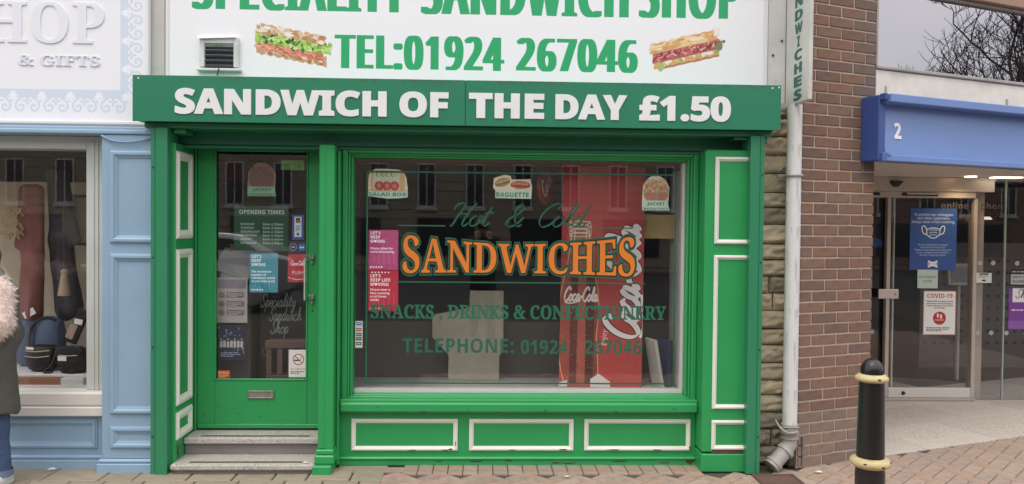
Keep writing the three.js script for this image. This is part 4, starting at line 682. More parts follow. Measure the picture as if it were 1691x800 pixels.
{
  const t = thing('bank_building', 'bank front with large upper window, cream band and recessed glazed lobby', 'building', OB, undefined, A);
  part(t, 'cream_band', B(.634, 6, 2.56, 2.775, -.25, -.004, .006), CREAM);
  const w = part(t, 'upper_window', [B(.634, 6, 2.776, 2.80, -.12, .012, .005), B(.634, .655, 2.80, 3.37, -.12, -.004, .004), B(.655, 6, 3.352, 3.372, -.12, -.02, .004)], M(.42, .39, .35, .6, { map: T.dirtTone }));
  part(w, 'pane', B(.655, 6, 2.80, 3.352, -.07, -.055, .001), new THREE.MeshPhysicalMaterial({ color: new THREE.Color().setRGB(.36, .35, .37), metalness: 1, roughness: .0 }));
  part(t, 'lintel', B(.634, 6, 3.373, 3.95, -.25, .02, .006), M(.42, .27, .21, .85, { map: T.stoneTone }));
  part(t, 'return_wall', [B(.45, .60, 0, 2.56, -2.35, -.255, .004)], M(.25, .16, .12, .9, { map: T.brickTone }));
  part(t, 'bracket', [B(.72, .735, 2.58, 2.66, -.004, .004, .001), B(2.0, 2.015, 2.58, 2.66, -.004, .004, .001)], M(.35, .34, .33, .6));
  part(t, 'upper_wall', B(-.05, 6, 3.951, 7, -.3, 0, .004), M(.22, .13, .1, .9, { map: T.brickTone }));
}
{
  const t = thing('bank_sign', 'long blue metal fascia sign numbered 2 above the bank entrance', 'shop sign', OB, undefined, A);
  const bl = M(.165, .27, .56, .3, { map: T.paintTone }), bd = M(.045, .09, .30, .4, { map: T.paintTone });
  part(t, 'housing', B(.56, 6, 2.115, 2.555, .0, .09, .004), bd);
  part(t, 'end_cap', [B(.495, .559, 2.11, 2.56, .0, .155, .006), B(.497, .52, 2.52, 2.565, .155, .205, .004)], bd);
  const f = part(t, 'face_panel', new THREE.BoxGeometry(5.44, .365, .006).rotateX(-.10).translate(3.28, 2.325, .135), bl);
  part(f, 'number', letters('2', SANS, .655, .716, 2.268, 2.376, 0, .006, .002, 8).map((g) => g.translate(0, -2.325, .003).rotateX(-.10).translate(0, 2.325, .135)), M(.82, .82, .82, .5));
  part(t, 'top_lip', B(.53, 6, 2.503, 2.561, .09, .225, .006), bl);
  part(t, 'bottom_lip', [B(.53, 6, 2.105, 2.148, .09, .20, .005), B(.53, .56, 2.14, 2.165, .10, .21, .004)], bl);
}
// lobby floor, ceiling and glazed entrance
{
  const poly = (pts, y0, y1) => { const g = extr(polyShape(pts.map(([x, z]) => [x, -z])), y1 - y0, .0).rotateX(-Math.PI / 2).translate(0, y0, 0); return g; };
  const gran = [[.60, .555, .505], [.63, .58, .53], [.58, .535, .49]].map(([r, g, b]) => M(r, g, b, .75, { map: T.granite }));
  const floor = structure('granite_forecourt', poly([fac(.5, -.004), fac(6, -.004), [8.2, -2.6], [2.6, -2.6]], -.05, -.002), M(.12, .11, .1, .9));
  // slabs laid square to the bank front
  let k = 0;
  for (let j = 0; j < 4; j++) for (let i = 0; i < 8; i++) {
    const w = .78, d = .56, s0 = .45 + i * w - (j % 2) * .39, n1 = -.005 - j * d, g = uvBox(cbox(w - .006, .03, d - .006, .002));
    const [x, z] = fac(s0 + w / 2, n1 - d / 2); if (z < -2.9 || x > 8) continue;
    const m = new THREE.Mesh(g, gran[(i + j) % 3]); m.name = k ? 'granite_slab_' + String(k).padStart(3, '0') : 'granite_slab'; k++; m.position.set(x, -.007 + .0006 * rnd(), z); m.rotation.y = A; m.castShadow = m.receiveShadow = true; floor.add(m);
  }
  structure('lobby_ceiling', poly([fac(.45, -.01), fac(6, -.01), [8.2, -2.4], [2.6, -2.4]], 2.14, 2.2), M(.66, .60, .55, .7));
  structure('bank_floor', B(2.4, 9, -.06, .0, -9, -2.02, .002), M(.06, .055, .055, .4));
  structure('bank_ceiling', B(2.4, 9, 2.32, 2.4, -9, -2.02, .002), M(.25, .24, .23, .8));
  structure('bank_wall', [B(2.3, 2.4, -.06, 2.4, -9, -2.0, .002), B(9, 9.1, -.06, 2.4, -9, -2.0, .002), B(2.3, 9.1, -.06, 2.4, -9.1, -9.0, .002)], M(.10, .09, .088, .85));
}
{
  const Z = -1.95, t = thing('bank_entrance', 'bronze framed sliding glass bank entrance with bottom rail behind the bollard', 'entrance', [4.3, 0, Z]);
  const BR = M(.56, .50, .44, .36, { metalness: .3, map: T.paintTone });
  part(t, 'header', [B(3.3, 4.83, 2.005, 2.139, -2.06, Z + .05, .004), B(3.3, 4.66, 1.945, 2.004, -2.06, Z + .035, .004)], BR);
  const sen = part(t, 'sensor', [new THREE.SphereGeometry(.058, 20, 12, 0, Math.PI * 2, Math.PI / 2, Math.PI / 2).scale(1, 1, .6).translate(3.875, 2.10, Z + .05), B(3.82, 3.93, 2.085, 2.10, Z + .05, Z + .085, .004)], DARK);
  for (const [a, b] of [[3.55, 3.73], [3.94, 4.29]]) part(t, 'slot', [B(a, b, 1.962, 1.992, Z + .03, Z + .045, .006)], DARK);
  part(t, 'slot_light', B(3.985, 4.28, 1.975, 1.988, Z + .0455, Z + .048, .001), M(.6, .58, .54, .4));
  const door = part(t, 'door', [B(3.815, 3.852, .04, 1.944, Z - .03, Z + .02, .003), B(4.655, 4.69, .04, 1.944, Z - .03, Z + .02, .003), ], BR);
  part(door, 'kick_rail', B(3.853, 4.654, .04, .135, Z - .03, Z + .02, .004), M(.66, .63, .60, .4, { metalness: .3 }));
  part(door, 'bottom_rail', B(3.80, 4.70, .012, .038, Z - .04, Z + .03, .003), STEEL);
  part(door, 'pane', pane(3.852, 4.655, .135, 1.944, Z - .008, Z - .002), GLASS);
  part(door, 'handle_plate', [B(3.735, 3.93, .985, 1.075, Z + .0205, Z + .035, .003), cyl(.011, .011, .012, 0, 0, 0, 12).rotateX(Math.PI / 2).translate(3.905, 1.03, Z + .035)], M(.62, .56, .52, .4, { metalness: .3 }));
  part(door, 'lock', new THREE.SphereGeometry(.018, 12, 8).translate(4.0, .085, Z + .022), DARK);
  const side = part(t, 'side_leaf', [B(3.655, 3.68, .03, 1.944, Z - .06, Z - .035, .003), B(3.3, 3.81, .04, .135, Z - .06, Z - .03, .003)], M(.5, .48, .42, .4, { metalness: .3 }));
  part(side, 'pane', pane(3.3, 3.81, .135, 1.944, Z - .052, Z - .046), GLASS);
  part(t, 'glass_edge', B(3.905, 3.917, .136, 1.944, Z - .06, Z - .03, .001), M(.5, .55, .5, .25));
  const rs = part(t, 'side_screen', [B(4.97, 4.985, .02, 2.138, Z - .02, Z + .0, .002)], M(.32, .40, .38, .2));
  part(rs, 'pane', pane(4.695, 4.969, .02, 2.138, Z - .012, Z - .006), GLASS);
  part(rs, 'pane', pane(4.986, 6.6, .02, 2.138, Z - .012, Z - .006), GLASS);
  part(rs, 'floor_channel', B(4.70, 6.6, .0, .019, Z - .03, Z + .02, .002), STEEL);
  part(t, 'column', B(4.71, 4.80, .0, 2.13, Z - .16, Z - .05, .004), M(.36, .31, .26, .6));
  for (const [x, y] of [[4.735, 1.33], [4.865, 1.33], [4.73, .66], [4.86, .66], [5.01, .66], [5.1, 1.33], [3.72, .66], [5.2, .66]]) part(t, 'safety_dot', new THREE.CylinderGeometry(.022, .022, .001, 20).rotateX(Math.PI / 2).translate(x, y, x < 4 ? Z - .0452 : Z - .005), M(.42, .40, .39, .7));
  // bluish manifestation band
  part(side, 'blue_band', B(3.45, 3.805, 1.47, 1.555, Z - .045, Z - .0435, .0003), M(.02, .06, .24, .5));
  part(side, 'white_notice', B(3.5, 3.675, 1.06, 1.25, Z - .0345, Z - .0335, .0003), M(.55, .58, .55, .5));
  const lt = thing('ceiling_light', 'bright strip light in the bank lobby ceiling', 'light', [4.85, 2.13, -1.75]);
  part(lt, 'diffuser', B(4.72, 4.98, 2.128, 2.1385, -1.82, -1.72, .002), new THREE.MeshStandardMaterial({ color: 0xffffff, emissive: 0xfff0d8, emissiveIntensity: 1.6, roughness: .5 }));
  const rl = new THREE.RectAreaLight(0xffe8c8, 2.2, .26, .1); rl.position.set(0, -.012, -.02); rl.rotation.x = -Math.PI / 2; lt.add(rl);
  const dl = thing('downlight', 'warm recessed downlight above the bank entrance header', 'light', [4.55, 2.12, -1.7]);
  part(dl, 'lens', new THREE.CylinderGeometry(.05, .05, .008, 20).translate(4.48, 2.134, -1.72), new THREE.MeshStandardMaterial({ color: 0xffffff, emissive: 0xffd79a, emissiveIntensity: 3, roughness: .5 }));
  const sp = new THREE.SpotLight(0xffd9a8, .8, 0, 1.15, .7); sp.position.set(-.07, -.0, -.02); sp.target.position.set(-.07, -2, -.15); sp.castShadow = true; sp.shadow.radius = 2; dl.add(sp, sp.target);
  const q = -1.953 + .003;
  const zF = Z - .001 + .0015;
  poster('mask_poster', 'blue face covering poster with white mask drawing on the bank door', 'poster', 4.045, 4.498, 1.258, 1.845, zF, 900, (c, W, H) => {
    c.fillStyle = '#2a549b'; c.fillRect(0, 0, W, H); c.fillStyle = 'rgba(90,60,150,.2)'; c.fillRect(0, H * .7, W * .5, H * .3);
    ['To protect our colleagues', 'and other customers,', 'always wear a face covering.'].forEach((s, i) => text(c, s, W * .5, H * (.12 + .058 * i), 30, '#cfd9ea', { a: 'center', w: 'normal' }));
    c.strokeStyle = '#e4eaf4'; c.lineWidth = 7; c.beginPath(); c.moveTo(W * .36, H * .34); c.quadraticCurveTo(W * .5, H * .29, W * .64, H * .34); c.lineTo(W * .64, H * .42); c.quadraticCurveTo(W * .5, H * .54, W * .36, H * .42); c.closePath(); c.stroke();
    for (const s of [-1, 1]) { c.beginPath(); c.moveTo(W * (.5 + s * .14), H * .35); c.bezierCurveTo(W * (.5 + s * .2), H * .22, W * (.5 + s * .29), H * .3, W * (.5 + s * .22), H * .39); c.quadraticCurveTo(W * (.5 + s * .2), H * .42, W * (.5 + s * .14), H * .42); c.stroke(); }
    for (const y of [.36, .40, .44]) { c.lineWidth = 4; c.beginPath(); c.moveTo(W * .41, H * y); c.quadraticCurveTo(W * .5, H * (y - .03), W * .59, H * y); c.stroke(); }
    ['We are asking them to support', 'and protect everyone too.', 'Please be kind, patient and respectful', 'to our colleagues and customers.', "We won't accept any abuse."].forEach((s, i) => text(c, s, W * .5, H * (.6 + .042 * i), 19, '#c3cfe4', { a: 'center', w: 'normal' }));
    c.strokeStyle = '#e4eaf4'; c.lineWidth = 16; c.beginPath(); c.moveTo(W * .4, H * .85); c.quadraticCurveTo(W * .5, H * .91, W * .6, H * .85); c.moveTo(W * .4, H * .95); c.quadraticCurveTo(W * .5, H * .89, W * .6, H * .95); c.stroke(); text(c, 'HALIFAX', W * .5, H * .915, 22, '#fff', { a: 'center' });
  });
  poster('automatic_door_sign', 'pale green AUTOMATIC DOOR sign under the blue mask poster', 'sign', 4.125, 4.322, 1.085, 1.262, zF + .003, 900, (c, W, H) => { c.fillStyle = '#b9cfc9'; c.fillRect(0, 0, W, H); text(c, 'AUTOMATIC', W * .5, H * .46, 28, '#333', { a: 'center', w: 'normal' }); text(c, 'DOOR', W * .5, H * .68, 28, '#333', { a: 'center', w: 'normal' }); });
  poster('covid_notice', 'white COVID-19 notice with red circle low on the bank door', 'notice', 4.19, 4.505, .64, 1.06, zF, 900, (c, W, H) => {
    c.fillStyle = '#e8e9e6'; c.fillRect(0, 0, W, H); c.strokeStyle = '#a33'; c.lineWidth = 3; c.strokeRect(3, 3, W - 6, H - 6); text(c, 'COVID-19', W * .5, H * .16, 50, '#b03a34', { a: 'center' });
    ['Please help to keep yourself', 'and others safe by keeping a', '2 metre distance from others', 'at all times.'].forEach((s, i) => text(c, s, W * .5, H * (.25 + .05 * i), 17, '#222', { a: 'center' }));
    c.fillStyle = '#b8302e'; c.beginPath(); c.arc(W * .5, H * .62, W * .2, 0, 7); c.fill(); c.fillStyle = '#eee'; for (const s of [-1, 1]) { c.beginPath(); c.ellipse(W * .5 + s * 14, H * .57 + s * 4, 9, 20, 0, 0, 7); c.fill(); } c.fillRect(W * .36, H * .655, W * .28, 5); greek(c, W * .1, H * .83, W * .8, H * .035, 3, '#222', seeded(14));
  });
  poster('safety_notice', 'small white fire notice on glass right of the bank door', 'notice', 4.70, 4.852, 1.14, 1.235, zF - .004, 900, (c, W, H) => { c.fillStyle = '#d5d8d3'; c.fillRect(0, 0, W, H); c.fillStyle = '#555'; c.fillRect(W * .2, 4, W * .6, H * .16); greek(c, W * .15, H * .28, W * .7, H * .09, 3, '#777', seeded(15)); c.fillStyle = '#222'; c.fillRect(W * .38, H * .68, W * .24, H * .16); });
  poster('security_sticker', 'black and white security sticker on right side bank glass', 'sticker', 5.032, 5.35, 1.115, 1.275, zF - .004, 700, (c, W, H) => { c.fillStyle = '#1c1c20'; c.fillRect(0, 0, W, H); c.fillStyle = '#b9bcbc'; c.fillRect(6, H * .32, W - 12, H * .6); greek(c, 12, H * .12, W * .9, H * .16, 1, '#aaa', seeded(16)); text(c, 'SWITCH', 14, H * .56, 24, '#333'); text(c, 'GUARANTEE', 14, H * .84, 30, '#333'); });
  poster('purple_poster', 'purple poster with white top panel on right side bank glass', 'poster', 5.025, 5.38, .70, 1.09, zF - .004, 700, (c, W, H) => { c.fillStyle = '#7a3f95'; c.fillRect(0, 0, W, H); c.fillStyle = '#e3e3e3'; c.fillRect(W * .1, 0, W * .9, H * .34); penCanvas(c, 'Shop', W * .18, H * .24, W * .5, 60, .08, '#444', .3); greek(c, W * .08, H * .52, W * .7, H * .06, 1, '#ddd', seeded(17)); c.fillStyle = '#8c57a6'; c.fillRect(0, H * .8, W, H * .2); });
  // inside
  const tb = thing('tablet_stand', 'pale framed tablet kiosk seen through the bank door', 'tablet', [4.75, 0, -3.0]);
  part(tb, 'frame', ring(-.16, .16, -.12, .12, .035, -.02, .02, .01).map((g) => g.rotateX(-.2).translate(5.2, 1.16, -3.0)), M(.50, .42, .34, .5));
  part(tb, 'screen', new THREE.BoxGeometry(.26, .18, .01).rotateX(-.2).translate(5.2, 1.16, -3.0), M(.03, .03, .035, .15));
  part(tb, 'pole', cyl(.025, .025, 1.06, 5.2, 0, -3.05), M(.4, .38, .36, .5));
  const pl = thing('pendant_lamp', 'white disc pendant lamp hanging inside the bank', 'lamp', [5.45, 1.8, -3.4]);
  part(pl, 'shade', new THREE.CylinderGeometry(.08, .1, .03, 24).translate(5.55, 1.78, -3.2), new THREE.MeshStandardMaterial({ color: 0xeeeeea, emissive: 0xfff2dd, emissiveIntensity: .5, roughness: .6 }));
  part(pl, 'cord', cyl(.006, .006, .5, 5.55, 1.79, -3.2, 8), M(.6, .6, .6, .5));
  const scr = thing('perforated_screen', 'dark perforated partition inside the bank', 'partition', [5.9, 0, -3.8]);
  part(scr, 'panel', B(5.2, 6.6, 0, 1.5, -3.84, -3.8, .004), M(.10, .085, .08, .6));
  part(scr, 'hole', Array.from({ length: 96 }, (_, i) => new THREE.CylinderGeometry(.022, .022, .004, 10).rotateX(Math.PI / 2).translate(5.27 + (i % 12) * .11, .3 + Math.floor(i / 12) * .14, -3.798)), DARK);
  const bl = single('bank_banner', B(4.3, 4.9, 1.25, 1.75, -5.0, -4.98, .002), M(.05, .09, .22, .6), 'dim blue panel deep inside the bank behind the door', 'panel');
  for (const g of letters('online & phone', SANS, 4.35, 5.0, 1.845, 1.905, Z - .011, .001, 0, 3).concat(letters('banking', SANS, 4.35, 4.63, 1.745, 1.80, Z - .011, .001, 0, 3))) part(t, 'letter', g, M(.09, .085, .085, .6));
}
{ // bollard: turned profile, gold rings
  const x = 2.015, z = 1.4, t = thing('bollard', 'black cast bollard with domed cap and two chipped gold rings', 'bollard', [x, 0, z]);
  const lathe = (pts, s = 40) => new THREE.LatheGeometry(pts.map(([r, y]) => new THREE.Vector2(r, y)), s).translate(x, 0, z);
  const bk = M(.014, .013, .014, .22, { map: T.paintTone, bumpMap: T.paintBump, bumpScale: .0015 }), au = M(.58, .47, .24, .42, { map: T.metalTone, bumpMap: T.paintBump, bumpScale: .003 });
  part(t, 'shaft', lathe([[.085, 0], [.085, .04], [.074, .06], [.073, .37], [.070, .40], [.062, .84], [.060, .875], [.001, .876]]), bk);
  part(t, 'cap', lathe([[.058, .865], [.056, .89], [.057, .90], [.056, .918], [.049, .938], [.036, .955], [.018, .966], [.0001, .969]]), bk);
  part(t, 'ring', lathe([[.06, .846], [.072, .85], [.081, .858], [.082, .866], [.079, .874], [.07, .878], [.066, .884], [.055, .888]]), au);
  part(t, 'ring', lathe([[.07, .400], [.084, .406], [.099, .419], [.101, .432], [.095, .444], [.080, .452], [.066, .455]]), au);
  part(t, 'chip', [[.098, .434, .5], [.1, .424, 1.4], [.08, .868, 1.2], [.097, .439, 2.1]].map(([r, y, a]) => new THREE.SphereGeometry(.007, 8, 6).scale(1.5, .8, .5).translate(0, 0, r).rotateY(a - 1.2).translate(x, y, z)), DARK);
}
// ---------------------------------------------------------------- gift shop on the left
{
  const t = thing('gift_shop', 'pale blue panelled shopfront with white sill and display window at left', 'shop', [-3.6, 0, .1]);
  part(t, 'wall', [B(-6.2, -2.237, 2.25, 4.6, -.3, -.004, .004), B(-6.2, -6.05, 0, 2.249, -3, -.1, .004), B(-6.2, -6.05, 2.2495, 2.4, -3, -.301, .004), B(-2.4, -2.237, 2.2495, 2.4, -3, -.301, .004)], M(.4, .38, .36, .85));
  const p = part(t, 'pilaster', B(-2.492, -2.15, .085, 2.205, -.1, .19, .006), BLUE);
  part(p, 'plinth', [B(-2.51, -2.15, 0, .06, -.1, .225, .004), B(-2.507, -2.15, .06, .086, -.1, .212, .009)], BLUE);
  for (const [y0, y1] of [[1.50, 2.10], [.38, 1.43], [.155, .30]]) part(p, 'panel_moulding', mould(-2.435, -2.06, y0, y1, .19, .05, .02).translate(0, 0, 0), BLUE);
  part(t, 'cornice', [B(-6.1, -2.15, 2.206, 2.235, -.1, .20, .006), B(-6.1, -2.15, 2.236, 2.262, -.1, .14, .005)], BLUE);
  part(t, 'flashing', B(-6.1, -2.2, 2.263, 2.283, .0, .10, .003), M(.25, .28, .30, .6));
  const st = part(t, 'stall_riser', [B(-6.1, -2.494, .075, .352, -.1, .1, .004)], BLUE);
  part(st, 'plinth', [B(-6.1, -2.494, 0, .06, -.1, .135, .004), B(-6.1, -2.494, .06, .088, -.1, .125, .009)], BLUE);
  part(st, 'panel_moulding', mould(-4.6, -2.56, .13, .325, .1, .045, .018), BLUE);
  const s = part(t, 'sill', [B(-6.1, -2.494, .353, .415, -.12, .15, .006), B(-6.1, -2.494, .416, .51, -.12, .135, .012)], M(.74, .70, .64, .5, { map: T.paintTone }));
  const f = part(t, 'window_frame', [B(-2.655, -2.494, .511, 2.205, -.12, .06, .004), B(-2.62, -2.60, .511, 2.17, .06, .066, .002), B(-2.58, -2.572, .511, 2.17, .06, .068, .002), B(-2.55, -2.535, .511, 2.17, .06, .07, .003), B(-6.1, -2.655, 2.12, 2.205, -.12, .06, .004)], M(.60, .62, .58, .5, { map: T.paintTone }));
  part(f, 'pane', pane(-6.1, -2.656, .511, 2.119, -.008, -.002), GLASS);
  structure('gift_shop_floor', B(-6.05, -2.24, -.05, .46, -3, -.121, .002), M(.55, .53, .5, .8));
  structure('gift_shop_ceiling', B(-6.05, -2.24, 2.3, 2.36, -3, -.301, .002), M(.5, .48, .45, .8));
  structure('gift_shop_wall', [B(-6.2, -2.24, 0, 2.36, -3.1, -3.001, .002), B(-2.44, -2.24, .41, 2.30, -3, -.16, .002)], M(.5, .43, .34, .85, { map: T.dirtTone }));
  structure('gift_shop_backdrop', B(-6.0, -2.45, .41, 1.95, -1.05, -1.0, .002), M(.70, .61, .47, .85, { map: T.dirtTone }));
  const cable = new THREE.TubeGeometry(new THREE.CatmullRomCurve3([[-2.49, 2.195, .2], [-2.42, 2.165, .205], [-2.33, 2.155, .207], [-2.24, 2.165, .205], [-2.17, 2.185, .2]].map((q) => new THREE.Vector3(...q))), 24, .006, 8);
  single('sagging_cable', cable, M(.20, .33, .48, .5), 'thin blue painted cable sagging across top of blue pilaster', 'cable');
}
{
  const x0 = -3.8, x1 = -2.262, y0 = 2.287, y1 = 3.5, px = 620, t = thing('gift_shop_sign', 'white sign board with pale blue scrollwork border and raised letters ending GIFTS', 'shop sign', [-3.0, y0, .03]);
  const tex = canvasTex((x1 - x0) * px, (y1 - y0) * px, (c, W, H) => {
    c.fillStyle = '#ececf0'; c.fillRect(0, 0, W, H); const b = '#d0dae8';
    const X = (x) => (x - x0) * px, Y = (y) => H - (y - y0) * px;
    c.fillStyle = b; c.fillRect(0, Y(2.512), X(-2.432), px * .055); c.fillRect(X(-2.432), 0, px * .05, Y(2.46));
    c.strokeStyle = b; c.fillStyle = b;
    const motif = (x, y, rot) => { c.save(); c.translate(x, y); c.rotate(rot); const u = px * .085; c.lineWidth = u * .17; for (const s of [-1, 1]) { c.beginPath(); c.moveTo(0, -u * .85); c.bezierCurveTo(s * u * .25, -u * .3, s * u * 1.0, -u * .25, s * u * .88, u * .35); c.bezierCurveTo(s * u * .8, u * .75, s * u * .3, u * .75, s * u * .28, u * .4); c.bezierCurveTo(s * u * .28, u * .12, s * u * .6, u * .12, s * u * .6, u * .36); c.stroke(); } for (let k = 0; k < 4; k++) { c.beginPath(); c.ellipse(u * .2 * Math.cos(k * 1.57), -u * .12 + u * .2 * Math.sin(k * 1.57), u * .17, u * .1, k * 1.57, 0, 7); c.fill(); }
      c.fillStyle = '#eef0f5'; for (const s of [-1, 1]) { c.beginPath(); c.moveTo(s * u, -u * .95); c.lineTo(s * u * .82, -u * .5); c.lineTo(s * u * 1.18, -u * .5); c.closePath(); c.fill(); c.beginPath(); c.ellipse(s * u, -u * .5, u * .26, u * .1, 0, 0, 7); c.fill(); } c.fillStyle = b; c.beginPath(); c.arc(u, -u * .1, u * .1, 0, 7); c.fill(); c.restore(); };
    for (let i = 0; i < 8; i++) motif(X(-2.48 - i * .186), Y(2.425), 0);
    for (let i = 0; i < 6; i++) motif(X(-2.35), Y(2.56 + i * .186), -Math.PI / 2);
  });
  const bd = new THREE.Mesh(sheet(x1 - x0, y1 - y0, .05), printed(tex, .4)); bd.name = 'board'; bd.position.set((x0 + x1) / 2 + 3.0, (y1 - y0) / 2, .005); bd.castShadow = bd.receiveShadow = true; t.add(bd);
  for (const g of [B(-3.8, -2.242, 2.285, 2.305, .061, .075, .003), B(-2.262, -2.242, 2.306, 3.5, .02, .075, .003)]) part(t, 'edge_trim', g, M(.78, .78, .79, .4));
  const lm = M(.69, .715, .79, .45);
  for (const g of letters('HOP', SERIF, -3.31, -2.535, 2.818, 3.085, .06, .007, 0, 8)) part(t, 'letter', g, M(.765, .785, .845, .45));
  for (const g of letters('& GIFTS', SERIF, -3.094, -2.563, 2.668, 2.735, .06, .007, 0, 8)) part(t, 'letter', g, lm);
  const tr = single('corner_trim', B(-2.24, -2.155, 2.30, 3.62, -.002, .03, .003), M(.62, .60, .57, .5, { map: T.dirtTone }), 'off-white vertical cover strip between the two shop boards', 'trim');
}
{ // goods in the gift shop window
  const soft = (w, h, d, puff, seed) => { const g = new THREE.BoxGeometry(w, h, d, 10, 10, 6), p = g.attributes.position; for (let i = 0; i < p.count; i++) { const u = p.getX(i) / w * 2, v = p.getY(i) / h * 2, q = p.getZ(i) / d * 2; const rr = 1 - .10 * (u * u * v * v + u * u * q * q + v * v * q * q); p.setXYZ(i, p.getX(i) * rr + .006 * n3(v * 2, q * 2, seed), p.getY(i) * rr * (1 - .05 * u * u) + .006 * n3(u * 2, q, seed + 4), p.getZ(i) * rr * (1 + puff * (1 - u * u) * (1 - v * v))); } g.computeVertexNormals(); return g; };
  const strap = (pts, r = .008) => new THREE.TubeGeometry(new THREE.CatmullRomCurve3(pts.map((q) => new THREE.Vector3(...q))), 24, r, 8);
  const tag = M(.75, .75, .74, .6), zip = M(.6, .5, .34, .4, { metalness: .7 });
  single('display_plinth', B(-3.9, -2.70, .461, .553, -.95, -.27, .004), M(.66, .66, .66, .6), 'white display plinth inside the gift shop window', 'plinth');
  single('display_board', B(-3.9, -2.962, .462, .540, -.25, -.2, .003), M(.34, .15, .08, .55, { map: T.brickTone }), 'reddish brown wooden strip lying at front of gift window', 'board');
  single('display_block', B(-2.957, -2.80, .462, .54, -.26, -.19, .003), M(.6, .61, .61, .6), 'small white block beside the brown wooden strip', 'block');
  const b1 = thing('satchel', 'slate blue soft satchel bag with dark strap in gift window', 'bag', [-3.3, .553, -.6]);
  part(b1, 'body', [soft(.17, .36, .14, .4, 1).translate(-3.41, .735, -.60), soft(.19, .37, .14, .4, 2).translate(-3.245, .74, -.60)], M(.085, .12, .20, .7));
  part(b1, 'strap', strap([[-3.33, .62, -.5], [-3.345, .75, -.5], [-3.33, .86, -.51], [-3.26, .925, -.54], [-3.18, .90, -.55]], .010), M(.015, .017, .025, .6));
  part(b1, 'tag', new THREE.BoxGeometry(.09, .05, .002).rotateZ(.5).translate(-3.37, .955, -.54), tag);
  const b2 = thing('camera_bag', 'black zipped shoulder bag in front of the blue satchel', 'bag', [-3.19, .553, -.4]);
  part(b2, 'body', soft(.20, .19, .14, .25, 3).translate(-3.19, .65, -.40), M(.012, .012, .014, .55));
  part(b2, 'zip', [strap([[-3.275, .71, -.325], [-3.19, .705, -.31], [-3.105, .712, -.325]], .003)], zip);
  part(b2, 'zip', [strap([[-3.275, .67, -.322], [-3.19, .665, -.305], [-3.105, .672, -.322]], .003)], zip);
  part(b2, 'tag', new THREE.BoxGeometry(.055, .018, .002).rotateZ(-.1).translate(-3.24, .728, -.32), tag);
  part(b2, 'strap', strap([[-3.1, .73, -.4], [-3.075, .67, -.34], [-3.09, .60, -.31], [-3.13, .565, -.29], [-3.06, .567, -.28]], .008), M(.015, .015, .016, .6));
  const b3 = thing('handbag', 'black handbag with white price label at right of gift window', 'bag', [-2.94, .541, -.32]);
  part(b3, 'body', soft(.19, .20, .12, .3, 6).translate(-2.94, .645, -.33), M(.012, .012, .013, .5));
  part(b3, 'flap', soft(.18, .09, .02, .3, 7).translate(-2.94, .71, -.265), M(.014, .014, .015, .45));
  part(b3, 'zip', strap([[-3.0, .69, -.252], [-2.94, .687, -.246], [-2.875, .69, -.252]], .003), zip);
  part(b3, 'tag', new THREE.BoxGeometry(.06, .032, .002).rotateZ(-.04).translate(-2.975, .668, -.245), tag);
  const bk = thing('boxed_watch', 'slim dark boxed item with printed sleeve propped above handbag', 'box', [-2.96, .745, -.42]);
  part(bk, 'box', cbox(.08, .26, .03, .004).rotateZ(-.4).translate(-2.955, .875, -.42), M(.02, .02, .022, .4));
  part(bk, 'sleeve', cbox(.055, .11, .004, .001).rotateZ(-.4).translate(-2.99, .84, -.40), M(.5, .34, .26, .6, { map: T.brickTone }));
  part(bk, 'label', cbox(.06, .04, .004, .001).rotateZ(-.2).translate(-2.94, .91, -.40), tag);
  const fold = (f, ph) => (d, x, y, z) => d + .011 * Math.sin(x * f + ph + 3 * n3(x * 4, y * 1.5, z * 4)) * Math.min(1, Math.max(0, 1.85 - y));
  single('red_garment', bones([[[-3.43, 1.88, -.62], [-3.36, 1.88, -.62], .035, .035], [[-3.40, 1.8, -.62], [-3.385, 1.4, -.62], .06, .07], [[-3.385, 1.4, -.62], [-3.40, .95, -.62], .07, .085], [[-3.45, 1.86, -.62], [-3.475, 1.45, -.6], .035, .03], [[-3.34, 1.86, -.62], [-3.32, 1.45, -.6], .035, .03]], .04, .014, fold(70, 0)), M(.26, .10, .085, .85), 'dull red garment hanging in the gift shop window', 'garment');
  single('dark_coat', bones([[[-3.33, 2.0, -.76], [-3.26, 2.0, -.76], .04, .04], [[-3.29, 1.93, -.76], [-3.25, 1.5, -.76], .06, .08], [[-3.25, 1.5, -.76], [-3.2, .98, -.76], .08, .10], [[-3.24, 1.97, -.76], [-3.13, 1.5, -.74], .04, .035]], .05, .014, fold(60, 2)), M(.075, .072, .082, .85), 'dark coat hanging behind the red garment in gift window', 'coat');
  const fr = thing('picture_frame', 'small dark framed picture leaning at back of gift window', 'picture', [-3.15, 1.5, -.9]);
  part(fr, 'frame', ring(-3.25, -3.08, 1.45, 1.85, .02, -.92, -.89, .003), M(.05, .045, .04, .5)); part(fr, 'picture', B(-3.23, -3.10, 1.47, 1.83, -.915, -.905, .001), M(.5, .43, .32, .7));
  const gd = thing('gold_ornament', 'cluster of gold leaf ornaments at left of gift window', 'ornament', [-3.5, 1.5, -.5]);
  const lf = part(gd, 'leaf', Array.from({ length: 60 }, () => new THREE.SphereGeometry(.016, 6, 5).scale(1, .5, .4).rotateZ(rnd() * 3).translate(-3.5 + (rnd() - .5) * .2, 1.62 + (rnd() - .5) * .22, -.5 + (rnd() - .5) * .1)), M(.55, .40, .18, .5, { metalness: .3 })); lf.userData.kind = 'stuff';
  const wt = thing('hanging_charm', 'beige hanging bag charm with tassel near right of gift window', 'charm', [-3.04, 1.1, -.4]);
